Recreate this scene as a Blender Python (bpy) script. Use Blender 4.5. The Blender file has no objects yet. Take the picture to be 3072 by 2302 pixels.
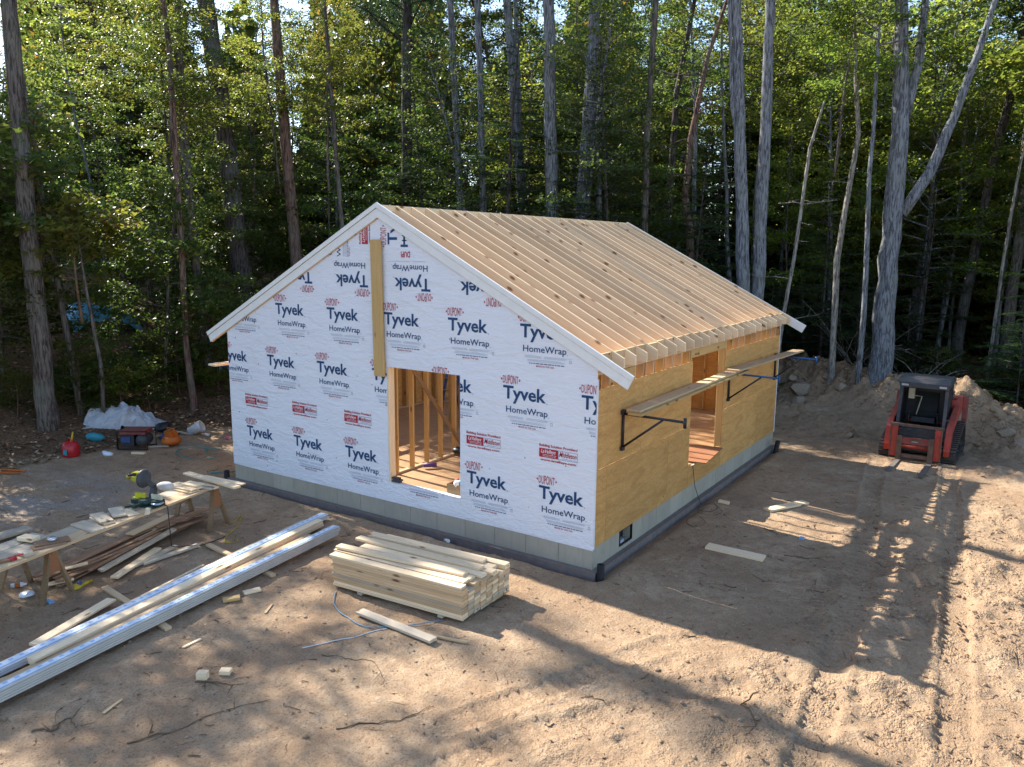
import bpy, bmesh, math, random
import numpy as np
from mathutils import Vector, Matrix
random.seed(7); rng = np.random.default_rng(11)
SC = bpy.context.scene
COL = SC.collection
D = bpy.data

# ------------------------------------------------------------------ camera
cam_d = D.cameras.new('camera'); cam = D.objects.new('camera', cam_d); COL.objects.link(cam)
yaw, pit, rol = math.radians(-33.632), math.radians(-9.692), math.radians(0.525)
fw = Vector((math.sin(yaw)*math.cos(pit), math.cos(yaw)*math.cos(pit), math.sin(pit)))
rt = Vector((math.cos(yaw), -math.sin(yaw), 0)); up = rt.cross(fw)
r2 = rt*math.cos(rol)+up*math.sin(rol); u2 = -rt*math.sin(rol)+up*math.cos(rol)
M = Matrix((r2, u2, -fw)).transposed().to_4x4(); M.translation = Vector((5.262, -10.172, 4.817))
cam.matrix_world = M
cam_d.sensor_width = 36; cam_d.lens = 27.69; cam_d.clip_start = .1; cam_d.clip_end = 600
SC.camera = cam
# ------------------------------------------------------------------ sky, sun, exposure
SUN = Vector((-1.33, 0.14, 1.0)).normalized()
wd = D.worlds.new('World'); SC.world = wd; wd.use_nodes = True
nt = wd.node_tree; nt.nodes.clear()
sky = nt.nodes.new('ShaderNodeTexSky'); sky.sky_type = 'NISHITA'; sky.sun_disc = False
sky.sun_elevation = math.asin(SUN.z); sky.sun_rotation = math.atan2(SUN.x, SUN.y)
sky.altitude = 200; sky.air_density = 1.0; sky.dust_density = .8; sky.ozone_density = 1.6
bg = nt.nodes.new('ShaderNodeBackground'); bg.inputs[1].default_value = 0.125
wo = nt.nodes.new('ShaderNodeOutputWorld')
nt.links.new(sky.outputs[0], bg.inputs[0]); nt.links.new(bg.outputs[0], wo.inputs[0])
sd = D.lights.new('sun', 'SUN'); sd.energy = 5.0; sd.angle = math.radians(0.53); sd.color = (1, .95, .86)
so = D.objects.new('sun', sd); COL.objects.link(so)
so.rotation_euler = SUN.to_track_quat('Z', 'Y').to_euler()
so.location = SUN*60
SC.view_settings.view_transform = 'Standard'; SC.view_settings.look = 'None'
SC.view_settings.exposure = 1.45; SC.view_settings.gamma = 1
SC.view_settings.use_curve_mapping = False
cy = SC.cycles
cy.max_bounces = 7; cy.diffuse_bounces = 4; cy.glossy_bounces = 2; cy.transmission_bounces = 4; cy.transparent_max_bounces = 4
cy.caustics_reflective = False; cy.caustics_refractive = False
cy.sample_clamp_indirect = 6
cy.use_denoising = True
try: cy.denoiser = 'OPENIMAGEDENOISE'
except Exception: pass

# ------------------------------------------------------------------ node helpers and materials
MATS = {}
class NB:
    def __init__(s, name):
        s.m = D.materials.new(name); s.m.use_nodes = True; s.t = s.m.node_tree
        s.b = s.t.nodes['Principled BSDF']; s.out = s.t.nodes['Material Output']; MATS[name] = s.m
    def n(s, typ, **kw):
        nd = s.t.nodes.new('ShaderNode'+typ)
        for k, v in kw.items():
            if k.startswith('i_'):
                key = k[2:]; key = int(key) if key.isdigit() else key.replace('_', ' ')
                s.set(nd.inputs[key], v)
            else: setattr(nd, k, v)
        return nd
    def set(s, inp, v):
        if isinstance(v, bpy.types.NodeSocket): s.t.links.new(v, inp)
        elif isinstance(v, tuple) and len(v) == 3 and inp.type == 'RGBA': inp.default_value = (*v, 1)
        else: inp.default_value = v
    def coord(s, kind='Object'): return s.n('TexCoord').outputs[kind]
    def pos(s): return s.n('NewGeometry').outputs['Position']
    def scale(s, vec, sc, loc=(0, 0, 0)):
        return s.n('Mapping', i_Vector=vec, i_Scale=sc, i_Location=loc).outputs[0]
    def noise(s, vec, sc, det=3, rough=.55, dist=0.):
        return s.n('TexNoise', i_Vector=vec, i_Scale=sc, i_Detail=det, i_Roughness=rough, i_Distortion=dist).outputs[0]
    def ramp(s, fac, stops):
        r = s.n('ValToRGB', i_Fac=fac); e = r.color_ramp.elements
        while len(e) < len(stops): e.new(.5)
        for el, (p, c) in zip(e, stops):
            el.position = p; el.color = (*c, 1) if isinstance(c, tuple) else (c, c, c, 1)
        return r.outputs[0]
    def mix(s, fac, a, b, mode='MIX'):
        nd = s.n('Mix', data_type='RGBA', blend_type=mode)
        s.set(nd.inputs[0], fac); s.set(nd.inputs[6], a); s.set(nd.inputs[7], b); return nd.outputs[2]
    def math(s, op, a, b=0.):
        nd = s.n('Math', operation=op); s.set(nd.inputs[0], a); s.set(nd.inputs[1], b); return nd.outputs[0]
    def rand(s): return s.n('ObjectInfo').outputs['Random']
    def hsv(s, col, h=.5, sa=1., v=1.):
        return s.n('HueSaturation', i_Hue=h, i_Saturation=sa, i_Value=v, i_Color=col).outputs[0]
    def bump(s, h, strength=.3, dist=.01):
        o = s.n('Bump', i_Height=h, i_Strength=strength, i_Distance=dist).outputs[0]; s.set(s.b.inputs['Normal'], o)
    def base(s, c, rough=.7, spec=.3, metal=0.):
        s.set(s.b.inputs['Base Color'], c); s.set(s.b.inputs['Roughness'], rough)
        s.set(s.b.inputs['Specular IOR Level'], spec); s.set(s.b.inputs['Metallic'], metal); return s

def plain(name, col, rough=.6, spec=.3, metal=0., wear=.25, sc=9., dust=0.):
    b = NB(name); v = b.coord(); n1 = b.noise(v, sc, 4)
    c = b.mix(b.ramp(n1, [(.35, 0.), (.7, 1.)]), col, tuple(x*(1-wear) for x in col))
    if dust:
        up_ = b.n('SeparateXYZ', i_Vector=b.n('NewGeometry').outputs['Normal']).outputs[2]
        k = b.math('ADD', b.math('MULTIPLY', b.ramp(b.noise(v, 4, 5, .7), [(.42, 0.), (.68, 1.)]), dust), b.math('MULTIPLY', b.ramp(up_, [(.3, 0.), (.9, 1.)]), dust*.6))
        c = b.mix(k, c, (.27, .19, .13))
    b.base(c, rough, spec, metal); b.bump(b.noise(v, sc*6, 2), .12, .004); return b.m

def wood(name, light, dark, knot=(.16, .07, .03), grain=1.0, knots=True, rough=.7, tone=.16):
    b = NB(name); v = b.coord(); r = b.rand()
    off = b.n('CombineXYZ', i_X=b.math('MULTIPLY', r, 37.), i_Y=b.math('MULTIPLY', r, 17.), i_Z=r).outputs[0]
    vv = b.n('VectorMath', operation='ADD', i_0=v, i_1=off).outputs[0]
    g = b.noise(b.scale(vv, (1.2*grain, 26*grain, 26*grain)), 1.6, 4, .6, .4)
    c = b.mix(b.ramp(g, [(.3, 0.), (.72, 1.)]), light, dark)
    big = b.noise(b.scale(vv, (.7, 4, 4)), 1.1, 2)
    c = b.mix(b.math('MULTIPLY', b.ramp(big, [(.4, 0.), (.75, 1.)]), .4), c, dark)
    if knots:
        vo = b.n('TexVoronoi', i_Vector=b.scale(vv, (2.2, 5.5, 5.5)), i_Scale=1.)
        k = b.ramp(vo.outputs['Distance'], [(.09, 1.), (.19, 0.)])
        c = b.mix(b.math('MULTIPLY', k, .9), c, knot)
    c = b.hsv(c, .5, 1., b.math('ADD', b.math('MULTIPLY', r, tone*2), 1-tone))
    b.base(c, rough, .25); b.bump(g, .25, .003); return b.m

def build_materials():
    wood('pine', (.66, .48, .29), (.52, .34, .18))
    wood('pine_pale', (.87, .69, .46), (.76, .55, .335), (.20, .085, .035))
    wood('pine_grey', (.55, .46, .34), (.42, .34, .25))
    wood('pine_yellow', (.60, .40, .17), (.50, .31, .12))
    wood('cedar', (.36, .21, .12), (.25, .13, .07), knots=False)
    wood('horse_wood', (.30, .20, .11), (.21, .13, .07))
    wood('gusset_wood', (.34, .15, .07), (.27, .11, .05), knots=False)
    # sheathing: flat orange tan with chips and nail heads
    b = NB('sheathing'); v = b.coord(); r = b.rand()
    a = b.noise(b.scale(v, (1, 1, 4)), 15, 4, .75, 1.2); big = b.noise(b.scale(v, (1, 1, 5)), 1.3, 4, .6, 1.)
    c = b.ramp(a, [(.3, (.45, .225, .066)), (.5, (.62, .345, .115)), (.72, (.72, .45, .175))])
    c = b.mix(b.math('MULTIPLY', b.ramp(big, [(.4, 0.), (.7, 1.)]), .5), c, (.30, .14, .035))
    vo = b.n('TexVoronoi', i_Vector=v, i_Scale=3.6)
    c = b.mix(b.ramp(vo.outputs['Distance'], [(.05, .85), (.075, 0.)]), c, (.10, .04, .015))
    c = b.hsv(c, .5, 1., b.math('ADD', b.math('MULTIPLY', r, .16), .92))
    b.base(c, .62, .3); b.bump(a, .2, .003)
    # plywood floor
    b = NB('plywood'); v = b.coord(); r = b.rand()
    a = b.noise(b.scale(v, (1.5, 14, 14)), 2.2, 4, .6, .8)
    c = b.ramp(a, [(.3, (.30, .16, .075)), (.7, (.46, .29, .15))])
    c = b.hsv(c, .5, 1., b.math('ADD', b.math('MULTIPLY', r, .2), .9)); b.base(c, .7, .25)
    # house wrap: soft white sheet with creases, staples
    b = NB('wrap'); p = b.pos()
    n1 = b.noise(b.scale(p, (1.0, 1, 3.2)), 2.2, 4, .6, .7); n2 = b.noise(b.scale(p, (3.5, 1, 7)), 3., 3, .6, .5)
    zz = b.n('SeparateXYZ', i_Vector=p).outputs[2]
    low = b.n('MapRange', i_Value=zz, i_1=1.1, i_2=.4, i_3=.35, i_4=1.).outputs[0]
    h = b.math('ADD', n1, b.math('MULTIPLY', b.math('MULTIPLY', n2, low), .7))
    vo = b.n('TexVoronoi', i_Vector=b.scale(p, (1, .01, 1)), i_Scale=3.3)
    c = b.mix(b.ramp(vo.outputs['Distance'], [(.035, 1.), (.052, 0.)]), (.77, .78, .83), (.14, .13, .15))
    c = b.mix(b.math('MULTIPLY', b.ramp(b.noise(p, 1.1, 4), [(.5, 0.), (.8, 1.)]), .25), c, (.62, .62, .64))
    b.base(c, .5, .4); b.bump(h, .65, .045)
    for nm, col in (('print_navy', (.012, .055, .15)), ('print_red', (.42, .015, .035)), ('print_grey', (.42, .45, .52)), ('print_white', (.8, .78, .78)), ('print_slate', (.10, .14, .24))):
        bb = NB(nm); p = bb.pos(); n1 = bb.noise(bb.scale(p, (1.0, 1, 3.2)), 2.2, 4, .6, .7)
        cc = bb.mix(bb.ramp(bb.noise(p, 60, 2), [(.62, 0.), (.8, 1.)]), col, tuple(x*.6+.25 for x in col))
        bb.base(cc, .6, .3); bb.bump(n1, .55, .035)
    # concrete
    b = NB('concrete'); v = b.pos(); r = b.rand()
    c = b.mix(b.noise(v, 2.2, 5, .65), (.46, .42, .335), (.33, .30, .24))
    c = b.mix(b.math('MULTIPLY', b.ramp(b.noise(b.scale(v, (3, 3, .5)), 5, 4), [(.5, 0.), (.75, 1.)]), .3), c, (.22, .22, .20))
    c = b.hsv(c, .5, 1., b.math('ADD', b.math('MULTIPLY', r, .16), .92))
    b.base(c, .85, .2); b.bump(b.noise(v, 60, 3), .2, .003)
    plain('footing_plastic', (.20, .17, .165), .65, .3, dust=.35)
    plain('white_paint', (.80, .79, .76), .45, .4, wear=.06)
    plain('white_pvc', (.72, .71, .69), .4, .45, wear=.05)
    plain('blue_film', (.22, .44, .74), .35, .5, wear=.1)
    plain('primed_board', (.60, .56, .50), .6, .3, wear=.15, sc=4)
    plain('mark_blue', (.30, .50, .78), .4, .4, wear=.1)
    plain('film_pale', (.70, .77, .86), .35, .5, wear=.1)
    plain('black_plastic', (.018, .018, .02), .5, .4)
    plain('dark_metal', (.035, .035, .04), .45, .5, .3)
    plain('scaffold_black', (.03, .028, .035), .5, .4, wear=.4)
    plain('scaffold_blue', (.015, .10, .28), .45, .45, wear=.4)
    plain('red_paint', (.43, .05, .03), .55, .35, wear=.35, sc=5, dust=.16)
    plain('red_dusty', (.27, .05, .045), .6, .3, wear=.4, sc=5, dust=.3)
    plain('cab_grey', (.035, .047, .06), .5, .45, wear=.3, dust=.2)
    plain('rubber', (.045, .042, .045), .8, .2, wear=.5, dust=.4)
    plain('rusty_steel', (.15, .095, .07), .7, .3, wear=.45)
    plain('worn_steel', (.20, .165, .14), .6, .35, .2, wear=.4)
    plain('seat_vinyl', (.014, .017, .018), .6, .35)
    plain('cream_plastic', (.62, .58, .42), .5, .35)
    plain('lamp_glass', (.5, .45, .45), .25, .5)
    plain('saw_green', (.02, .05, .045), .5, .4)
    plain('saw_yellow', (.55, .52, .03), .4, .45, wear=.2)
    plain('bright_metal', (.6, .62, .66), .3, .5, .8)
    plain('bag_cloth', (.62, .56, .5), .85, .2)
    plain('gas_red', (.45, .012, .02), .38, .5, wear=.2)
    plain('yellow_plastic', (.62, .42, .03), .45, .4)
    plain('orange_plastic', (.55, .14, .02), .5, .4, wear=.3)
    plain('cardboard', (.36, .23, .12), .8, .2)
    plain('cord_orange', (.55, .13, .02), .6, .3)
    plain('cord_yellow', (.55, .38, .04), .6, .3)
    plain('hose_teal', (.03, .26, .24), .5, .4)
    plain('strap_blue', (.10, .27, .42), .5, .4)
    plain('paper_white', (.75, .75, .75), .7, .2)
    plain('label_teal', (.05, .3, .38), .5, .3)
    plain('pink_plastic', (.62, .16, .26), .5, .4)
    plain('blue_dark', (.03, .07, .2), .5, .4)
    plain('purple_plastic', (.12, .05, .25), .5, .4)
    plain('bucket_white', (.72, .72, .70), .45, .4)
    # tarp
    b = NB('tarp'); v = b.coord(); c = b.mix(b.noise(v, 3, 3), (.08, .36, .62), (.16, .50, .74)); b.base(c, .35, .5); b.bump(b.noise(v, 7, 4, .6, 1.), .6, .06)
    # milky polythene
    b = NB('polythene'); v = b.coord(); b.base(b.mix(b.noise(v, 8, 3), (.72, .74, .78), (.55, .58, .64)), .25, .5)
    b.set(b.b.inputs['Transmission Weight'], .25); b.bump(b.noise(v, 9, 4, .65, 1.5), .8, .05)
    # ground: sandy subsoil and forest floor, mixed by the mesh attribute "litter"
    b = NB('dirt'); p = b.pos()
    lit = b.n('Attribute', attribute_name='litter').outputs['Fac']; gra = b.n('Attribute', attribute_name='gravel').outputs['Fac']
    chu = b.n('Attribute', attribute_name='churn').outputs['Fac']
    n1 = b.noise(p, .55, 6, .6); n2 = b.noise(p, 6, 6, .68, .3); n3 = b.noise(p, 38, 4, .7); n4 = b.noise(p, 150, 2, .6)
    c = b.ramp(n2, [(.25, (.305, .200, .122)), (.5, (.435, .300, .187)), (.78, (.565, .42, .28))])
    c = b.mix(b.math('MULTIPLY', b.ramp(n1, [(.40, 0.), (.6, 1.)]), .7), c, (.30, .192, .115))
    c = b.mix(b.math('MULTIPLY', b.ramp(n3, [(.34, 1.), (.5, 0.)]), .65), c, (.15, .098, .065))
    c = b.mix(b.math('MULTIPLY', b.ramp(n4, [(.66, 0.), (.74, 1.)]), .5), c, (.62, .49, .36))
    c = b.mix(b.math('MULTIPLY', chu, .5), c, (.31, .21, .13))
    gcol = b.ramp(n3, [(.3, (.13, .125, .12)), (.55, (.33, .31, .29)), (.75, (.55, .53, .49))])
    c = b.mix(b.math('MULTIPLY', gra, b.ramp(n2, [(.3, .25), (.6, .85)])), c, gcol)
    lcol = b.ramp(b.noise(p, 22, 5, .75), [(.3, (.05, .030, .019)), (.48, (.16, .092, .052)), (.62, (.30, .19, .115)), (.78, (.44, .33, .23))])
    lm = b.ramp(b.math('ADD', lit, b.math('MULTIPLY', b.math('SUBTRACT', n2, .5), .9)), [(.4, 0.), (.6, 1.)])
    c = b.mix(lm, c, lcol)
    b.base(c, .95, .1)
    h = b.math('ADD', b.math('MULTIPLY', n2, .5), b.math('ADD', b.math('MULTIPLY', n3, .35), b.math('MULTIPLY', n4, .1)))
    cr = b.n('TexVoronoi', i_Vector=p, i_Scale=17.).outputs['Distance']; cr2 = b.n('TexVoronoi', i_Vector=p, i_Scale=45.).outputs['Distance']
    crumbs = b.math('SUBTRACT', 1., b.math('ADD', b.math('MULTIPLY', cr, .7), b.math('MULTIPLY', cr2, .4)))
    crm = b.math('MULTIPLY', b.ramp(b.noise(p, 2.6, 4, .65), [(.46, 0.), (.6, 1.)]), b.math('ADD', b.math('MULTIPLY', chu, .9), .12))
    h = b.math('ADD', h, b.math('MULTIPLY', b.math('MULTIPLY', crumbs, crm), 1.1))
    b.bump(h, 1., .06)
    # bark
    for nm, c1, c2 in (('bark_grey', (.235, .245, .265), (.095, .095, .105)), ('bark_dark', (.10, .085, .08), (.035, .028, .026)), ('bark_red', (.22, .14, .11), (.09, .055, .045)), ('bark_brown', (.17, .14, .12), (.07, .055, .048)), ('bark_pale', (.36, .33, .28), (.16, .13, .11))):
        bb = NB(nm); v = bb.pos(); g = bb.noise(bb.scale(v, (9, 9, 1.3)), 2.4, 5, .65, .6)
        cc = bb.mix(bb.ramp(g, [(.41, 0.), (.57, 1.)]), tuple(x*.75 for x in c2), tuple(x*1.08 for x in c1))
        cc = bb.mix(bb.math('MULTIPLY', bb.ramp(bb.noise(v, 1.1, 4), [(.5, 0.), (.7, 1.)]), .35), cc, (.21, .23, .19))
        bb.base(cc, .92, .15); bb.bump(g, .9, .04)
    # foliage: leaf tint per face, translucent when backlit
    for nm, stops, tr in (('leaf', [(0., (.028, .056, .014)), (.5, (.066, .100, .021)), (.88, (.13, .145, .03)), (1., (.25, .17, .03))], .5),
                          ('leaf_yellow', [(0., (.058, .092, .018)), (.5, (.122, .152, .028)), (.88, (.205, .20, .038)), (1., (.30, .20, .03))], .55),
                          ('needle', [(0., (.018, .040, .017)), (.6, (.038, .066, .022)), (1., (.085, .10, .024))], .25)):
        bb = NB(nm); t = bb.n('Attribute', attribute_name='tint').outputs['Fac']; r = bb.rand()
        cc = bb.ramp(t, stops)
        cc = bb.hsv(cc, bb.math('ADD', bb.math('MULTIPLY', r, .05), .472), 1., bb.math('ADD', bb.math('MULTIPLY', r, .4), .8))
        bb.base(cc, .42, .38)
        ts = bb.n('BsdfTranslucent', i_Color=bb.hsv(cc, .49, 1.05, 2.2))
        ms = bb.n('MixShader', i_0=tr, i_1=bb.b.outputs[0], i_2=ts.outputs[0])
        bb.t.links.new(ms.outputs[0], bb.out.inputs[0])
    b = NB('dry_leaf'); t = b.n('Attribute', attribute_name='tint').outputs['Fac']
    b.base(b.ramp(t, [(0., (.07, .04, .022)), (.5, (.22, .125, .065)), (.85, (.40, .26, .15)), (1., (.52, .40, .27))]), .7, .25)
    plain('stone', (.36, .27, .19), .85, .2, wear=.35)
    plain('clod', (.33, .22, .14), .95, .1, wear=.4)
    plain('stick', (.20, .135, .085), .9, .1, wear=.4)
build_materials()
# ------------------------------------------------------------------ object helpers
def tag(o, label=None, cat=None, group=None, kind=None):
    if label: o['label'] = label
    if cat: o['category'] = cat
    if group: o['group'] = group
    if kind: o['kind'] = kind
    return o
def wmat(o):
    m = o.matrix_basis.copy()
    return wmat(o.parent) @ m if o.parent else m
def link(name, mesh, parent=None, M=None):
    """link one object; M is its world matrix"""
    o = D.objects.new(name, mesh); COL.objects.link(o)
    if M is None: M = Matrix.Identity(4)
    if parent is not None:
        o.parent = parent; M = wmat(parent).inverted() @ M
    o.matrix_basis = M
    return o
def thing(name, label, cat, loc=(0, 0, 0), rz=0., group=None):
    o = D.objects.new(name, None); COL.objects.link(o); o.empty_display_size = .2
    o.location = loc; o.rotation_euler = (0, 0, rz)
    o.matrix_basis = Matrix.Translation(loc) @ Matrix.Rotation(rz, 4, 'Z')
    return tag(o, label, cat, group)
class MB:
    def __init__(s): s.v = []; s.f = []; s.m = []; s.sm = []
    def add(s, vs, fs, mi=0, smooth=False):
        k = len(s.v); s.v += [tuple(v) for v in vs]; s.f += [tuple(i+k for i in f) for f in fs]
        s.m += [mi]*len(fs); s.sm += [smooth]*len(fs); return s
    def box(s, lo, hi, mi=0, M=None):
        x0, y0, z0 = lo; x1, y1, z1 = hi
        vs = [Vector(p) for p in ((x0,y0,z0),(x1,y0,z0),(x1,y1,z0),(x0,y1,z0),(x0,y0,z1),(x1,y0,z1),(x1,y1,z1),(x0,y1,z1))]
        if M is not None: vs = [M @ v for v in vs]
        return s.add(vs, [(0,3,2,1),(4,5,6,7),(0,1,5,4),(1,2,6,5),(2,3,7,6),(3,0,4,7)], mi)
    def bar(s, p, q, w, t, mi=0, upv=(0, 0, 1)):
        p, q = Vector(p), Vector(q); x = (q-p).normalized(); u = Vector(upv)
        y = u.cross(x)
        y = y.normalized() if y.length > 1e-4 else Vector((0, 1, 0)); z = x.cross(y)
        Mx = Matrix((x, y, z)).transposed().to_4x4(); Mx.translation = p
        L = (q-p).length
        return s.box((0, -w/2, -t/2), (L, w/2, t/2), mi, Mx)
    def tube(s, pts, rad, n=8, mi=0, caps=True, smooth=True):
        pts = [Vector(p) for p in pts]; k0 = len(s.v); N = len(pts)
        rs = rad if isinstance(rad, (list, tuple)) else [rad]*N
        pv = None
        for i, p in enumerate(pts):
            d = (pts[min(i+1, N-1)]-pts[max(i-1, 0)]).normalized()
            a = pv if pv is not None else (Vector((1, 0, 0)) if abs(d.x) < .8 else Vector((0, 1, 0)))
            a = (a-d*a.dot(d)).normalized(); b = d.cross(a); pv = a
            for j in range(n):
                an = 2*math.pi*j/n
                s.v.append(tuple(p+(a*math.cos(an)+b*math.sin(an))*rs[i]))
        for i in range(N-1):
            for j in range(n):
                j2 = (j+1) % n
                s.f.append((k0+i*n+j, k0+i*n+j2, k0+(i+1)*n+j2, k0+(i+1)*n+j)); s.m.append(mi); s.sm.append(smooth)
        if caps:
            s.f.append(tuple(k0+j for j in reversed(range(n)))); s.m.append(mi); s.sm.append(False)
            s.f.append(tuple(k0+(N-1)*n+j for j in range(n))); s.m.append(mi); s.sm.append(False)
        return s
    def prism(s, poly, h0, h1, axis=1, mi=0, M=None):
        """polygon in the two other axes, extruded along axis from h0 to h1"""
        def P(a, b, h):
            v = Vector((h, a, b)) if axis == 0 else Vector((a, h, b)) if axis == 1 else Vector((a, b, h))
            return M @ v if M is not None else v
        n = len(poly)
        vs = [P(a, b, h0) for a, b in poly]+[P(a, b, h1) for a, b in poly]
        fs = [tuple(range(n)), tuple(range(2*n-1, n-1, -1))]+[(i, i+n, (i+1) % n+n, (i+1) % n) for i in range(n)]
        return s.add(vs, fs, mi)
    def lathe(s, prof, n=16, mi=0, M=None, smooth=True):
        vs = []; fs = []
        for r, z in prof:
            for j in range(n):
                a = 2*math.pi*j/n; v = Vector((r*math.cos(a), r*math.sin(a), z)); vs.append(M @ v if M is not None else v)
        for i in range(len(prof)-1):
            for j in range(n):
                j2 = (j+1) % n; fs.append((i*n+j, i*n+j2, (i+1)*n+j2, (i+1)*n+j))
        return s.add(vs, fs, mi, smooth)
    def blob(s, c, r, seed=0, mi=0, sub=2, amp=.25, sq=(1, 1, 1)):
        bm = bmesh.new(); bmesh.ops.create_icosphere(bm, subdivisions=sub, radius=1.)
        rr = random.Random(seed); ks = [(Vector((rr.uniform(-1, 1), rr.uniform(-1, 1), rr.uniform(-1, 1)))*2.6, rr.uniform(0, 6)) for _ in range(5)]
        vs = []
        for v in bm.verts:
            d = 1+amp*sum(math.sin(v.co.dot(k)+ph) for k, ph in ks)/2.2
            vs.append(Vector(c)+Vector((v.co.x*sq[0], v.co.y*sq[1], v.co.z*sq[2]))*d*r)
        fs = [tuple(v.index for v in f.verts) for f in bm.faces]; bm.free()
        return s.add(vs, fs, mi, True)
    def mesh(s, name, mats):
        me = D.meshes.new(name); me.from_pydata(s.v, [], s.f)
        for m in (mats if isinstance(mats, (list, tuple)) else [mats]): me.materials.append(MATS[m])
        me.polygons.foreach_set('material_index', s.m); me.polygons.foreach_set('use_smooth', s.sm)
        bm = bmesh.new(); bm.from_mesh(me); bmesh.ops.recalc_face_normals(bm, faces=bm.faces); bm.to_mesh(me); bm.free()
        me.update(); return me
    def build(s, name, mats, parent=None, M=None, kind=None):
        o = link(name, s.mesh(name, mats), parent, M)
        if kind: o['kind'] = kind
        return o
_bm_cache = {}
def board_mesh(L, w, t, mat):
    k = (round(L, 3), round(w, 3), round(t, 3), mat)
    if k not in _bm_cache:
        m = MB(); c = min(.004, t*.2)
        a, b = w/2, t/2
        poly = [(-a+c, -b), (a-c, -b), (a, -b+c), (a, b-c), (a-c, b), (-a+c, b), (-a, b-c), (-a, -b+c)]
        m.prism(poly, 0, L, axis=0); _bm_cache[k] = m.mesh('board', mat)
    return _bm_cache[k]
def frame_mat(p, xdir, upv=(0, 0, 1)):
    x = Vector(xdir).normalized(); u = Vector(upv)
    y = u.cross(x)
    y = y.normalized() if y.length > 1e-4 else Vector((0, 1, 0)); z = x.cross(y)
    Mx = Matrix((x, y, z)).transposed().to_4x4(); Mx.translation = Vector(p); return Mx
def board(name, p, q, w, t, mat, parent=None, upv=(0, 0, 1)):
    """straight board from p to q (centre line); w across, t along upv"""
    p, q = Vector(p), Vector(q)
    return link(name, board_mesh((q-p).length, w, t, mat), parent, frame_mat(p, q-p, upv))
def holed(us, vs, holes):
    """cells of a rectangle grid outside the holes"""
    us = sorted(set([round(u, 4) for u in us]+[round(h[i], 4) for h in holes for i in (0, 1) if us[0] < h[i] < us[-1]]))
    vs = sorted(set([round(v, 4) for v in vs]+[round(h[i], 4) for h in holes for i in (2, 3) if vs[0] < h[i] < vs[-1]]))
    ok = set()
    for i in range(len(us)-1):
        for j in range(len(vs)-1):
            cu, cv = (us[i]+us[i+1])/2, (vs[j]+vs[j+1])/2
            if not any(h[0] < cu < h[1] and h[2] < cv < h[3] for h in holes): ok.add((i, j))
    return us, vs, ok
def holed_slab(m, axis, h0, h1, us, vs, holes, mi=0):
    us, vs, ok = holed(us, vs, holes)
    def P(u, v, h): return (h, u, v) if axis == 0 else (u, h, v) if axis == 1 else (u, v, h)
    for (i, j) in ok:
        a, b, c, d = us[i], us[i+1], vs[j], vs[j+1]
        for h in (h0, h1): m.add([P(a, c, h), P(b, c, h), P(b, d, h), P(a, d, h)], [(0, 1, 2, 3)], mi)
        for (di, dj, e) in ((-1, 0, ((a, c), (a, d))), (1, 0, ((b, c), (b, d))), (0, -1, ((a, c), (b, c))), (0, 1, ((a, d), (b, d)))):
            if (i+di, j+dj) not in ok:
                (p, q), (r, t) = e
                m.add([P(p, q, h0), P(r, t, h0), P(r, t, h1), P(p, q, h1)], [(0, 1, 2, 3)], mi)
    return m

# ------------------------------------------------------------------ ground
_lat = {}
def vnoise(x, y, seed):
    if seed not in _lat: _lat[seed] = np.random.default_rng(seed).random((256, 256))
    g = _lat[seed]
    xi = np.floor(x).astype(int); yi = np.floor(y).astype(int); fx = x-xi; fy = y-yi
    fx = fx*fx*(3-2*fx); fy = fy*fy*(3-2*fy)
    a = g[xi % 256, yi % 256]; b = g[(xi+1) % 256, yi % 256]; c = g[xi % 256, (yi+1) % 256]; d = g[(xi+1) % 256, (yi+1) % 256]
    return (a*(1-fx)+b*fx)*(1-fy)+(c*(1-fx)+d*fx)*fy-.5
def fbm(x, y, f, o, seed):
    s = 0; a = 1.
    for k in range(o): s = s+a*vnoise(x*f+k*13.1, y*f+k*7.7, seed+k); f *= 2.07; a *= .5
    return s
def sst(a, b, x): t = np.clip((x-a)/(b-a), 0, 1); return t*t*(3-2*t)
def seg_dist(x, y, pts):
    best = np.full(np.shape(x), 1e9); par = np.zeros(np.shape(x)); side = np.zeros(np.shape(x)); acc = 0.; val = np.zeros(np.shape(x))
    for (p, q) in zip(pts[:-1], pts[1:]):
        dx, dy = q[0]-p[0], q[1]-p[1]; L = math.hypot(dx, dy)
        t = np.clip(((x-p[0])*dx+(y-p[1])*dy)/L**2, 0, 1)
        ex, ey = x-(p[0]+t*dx), y-(p[1]+t*dy); d = np.hypot(ex, ey); m = d < best
        best = np.where(m, d, best); par = np.where(m, acc+t*L, par); side = np.where(m, np.sign(dx*ey-dy*ex), side)
        val = np.where(m, (p[2]+t*(q[2]-p[2])) if len(p) > 2 else 0., val); acc += L
    return best, par, side, val
BERM = [(-3.6, 19.8, .85), (-1.6, 18.9, 1.0), (0, 18.3, .8), (1.5, 17.7, .66), (3.3, 16.4, .85), (4.7, 15.2, .5), (6.2, 14, .3), (10, 12.5, .35)]
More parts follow.
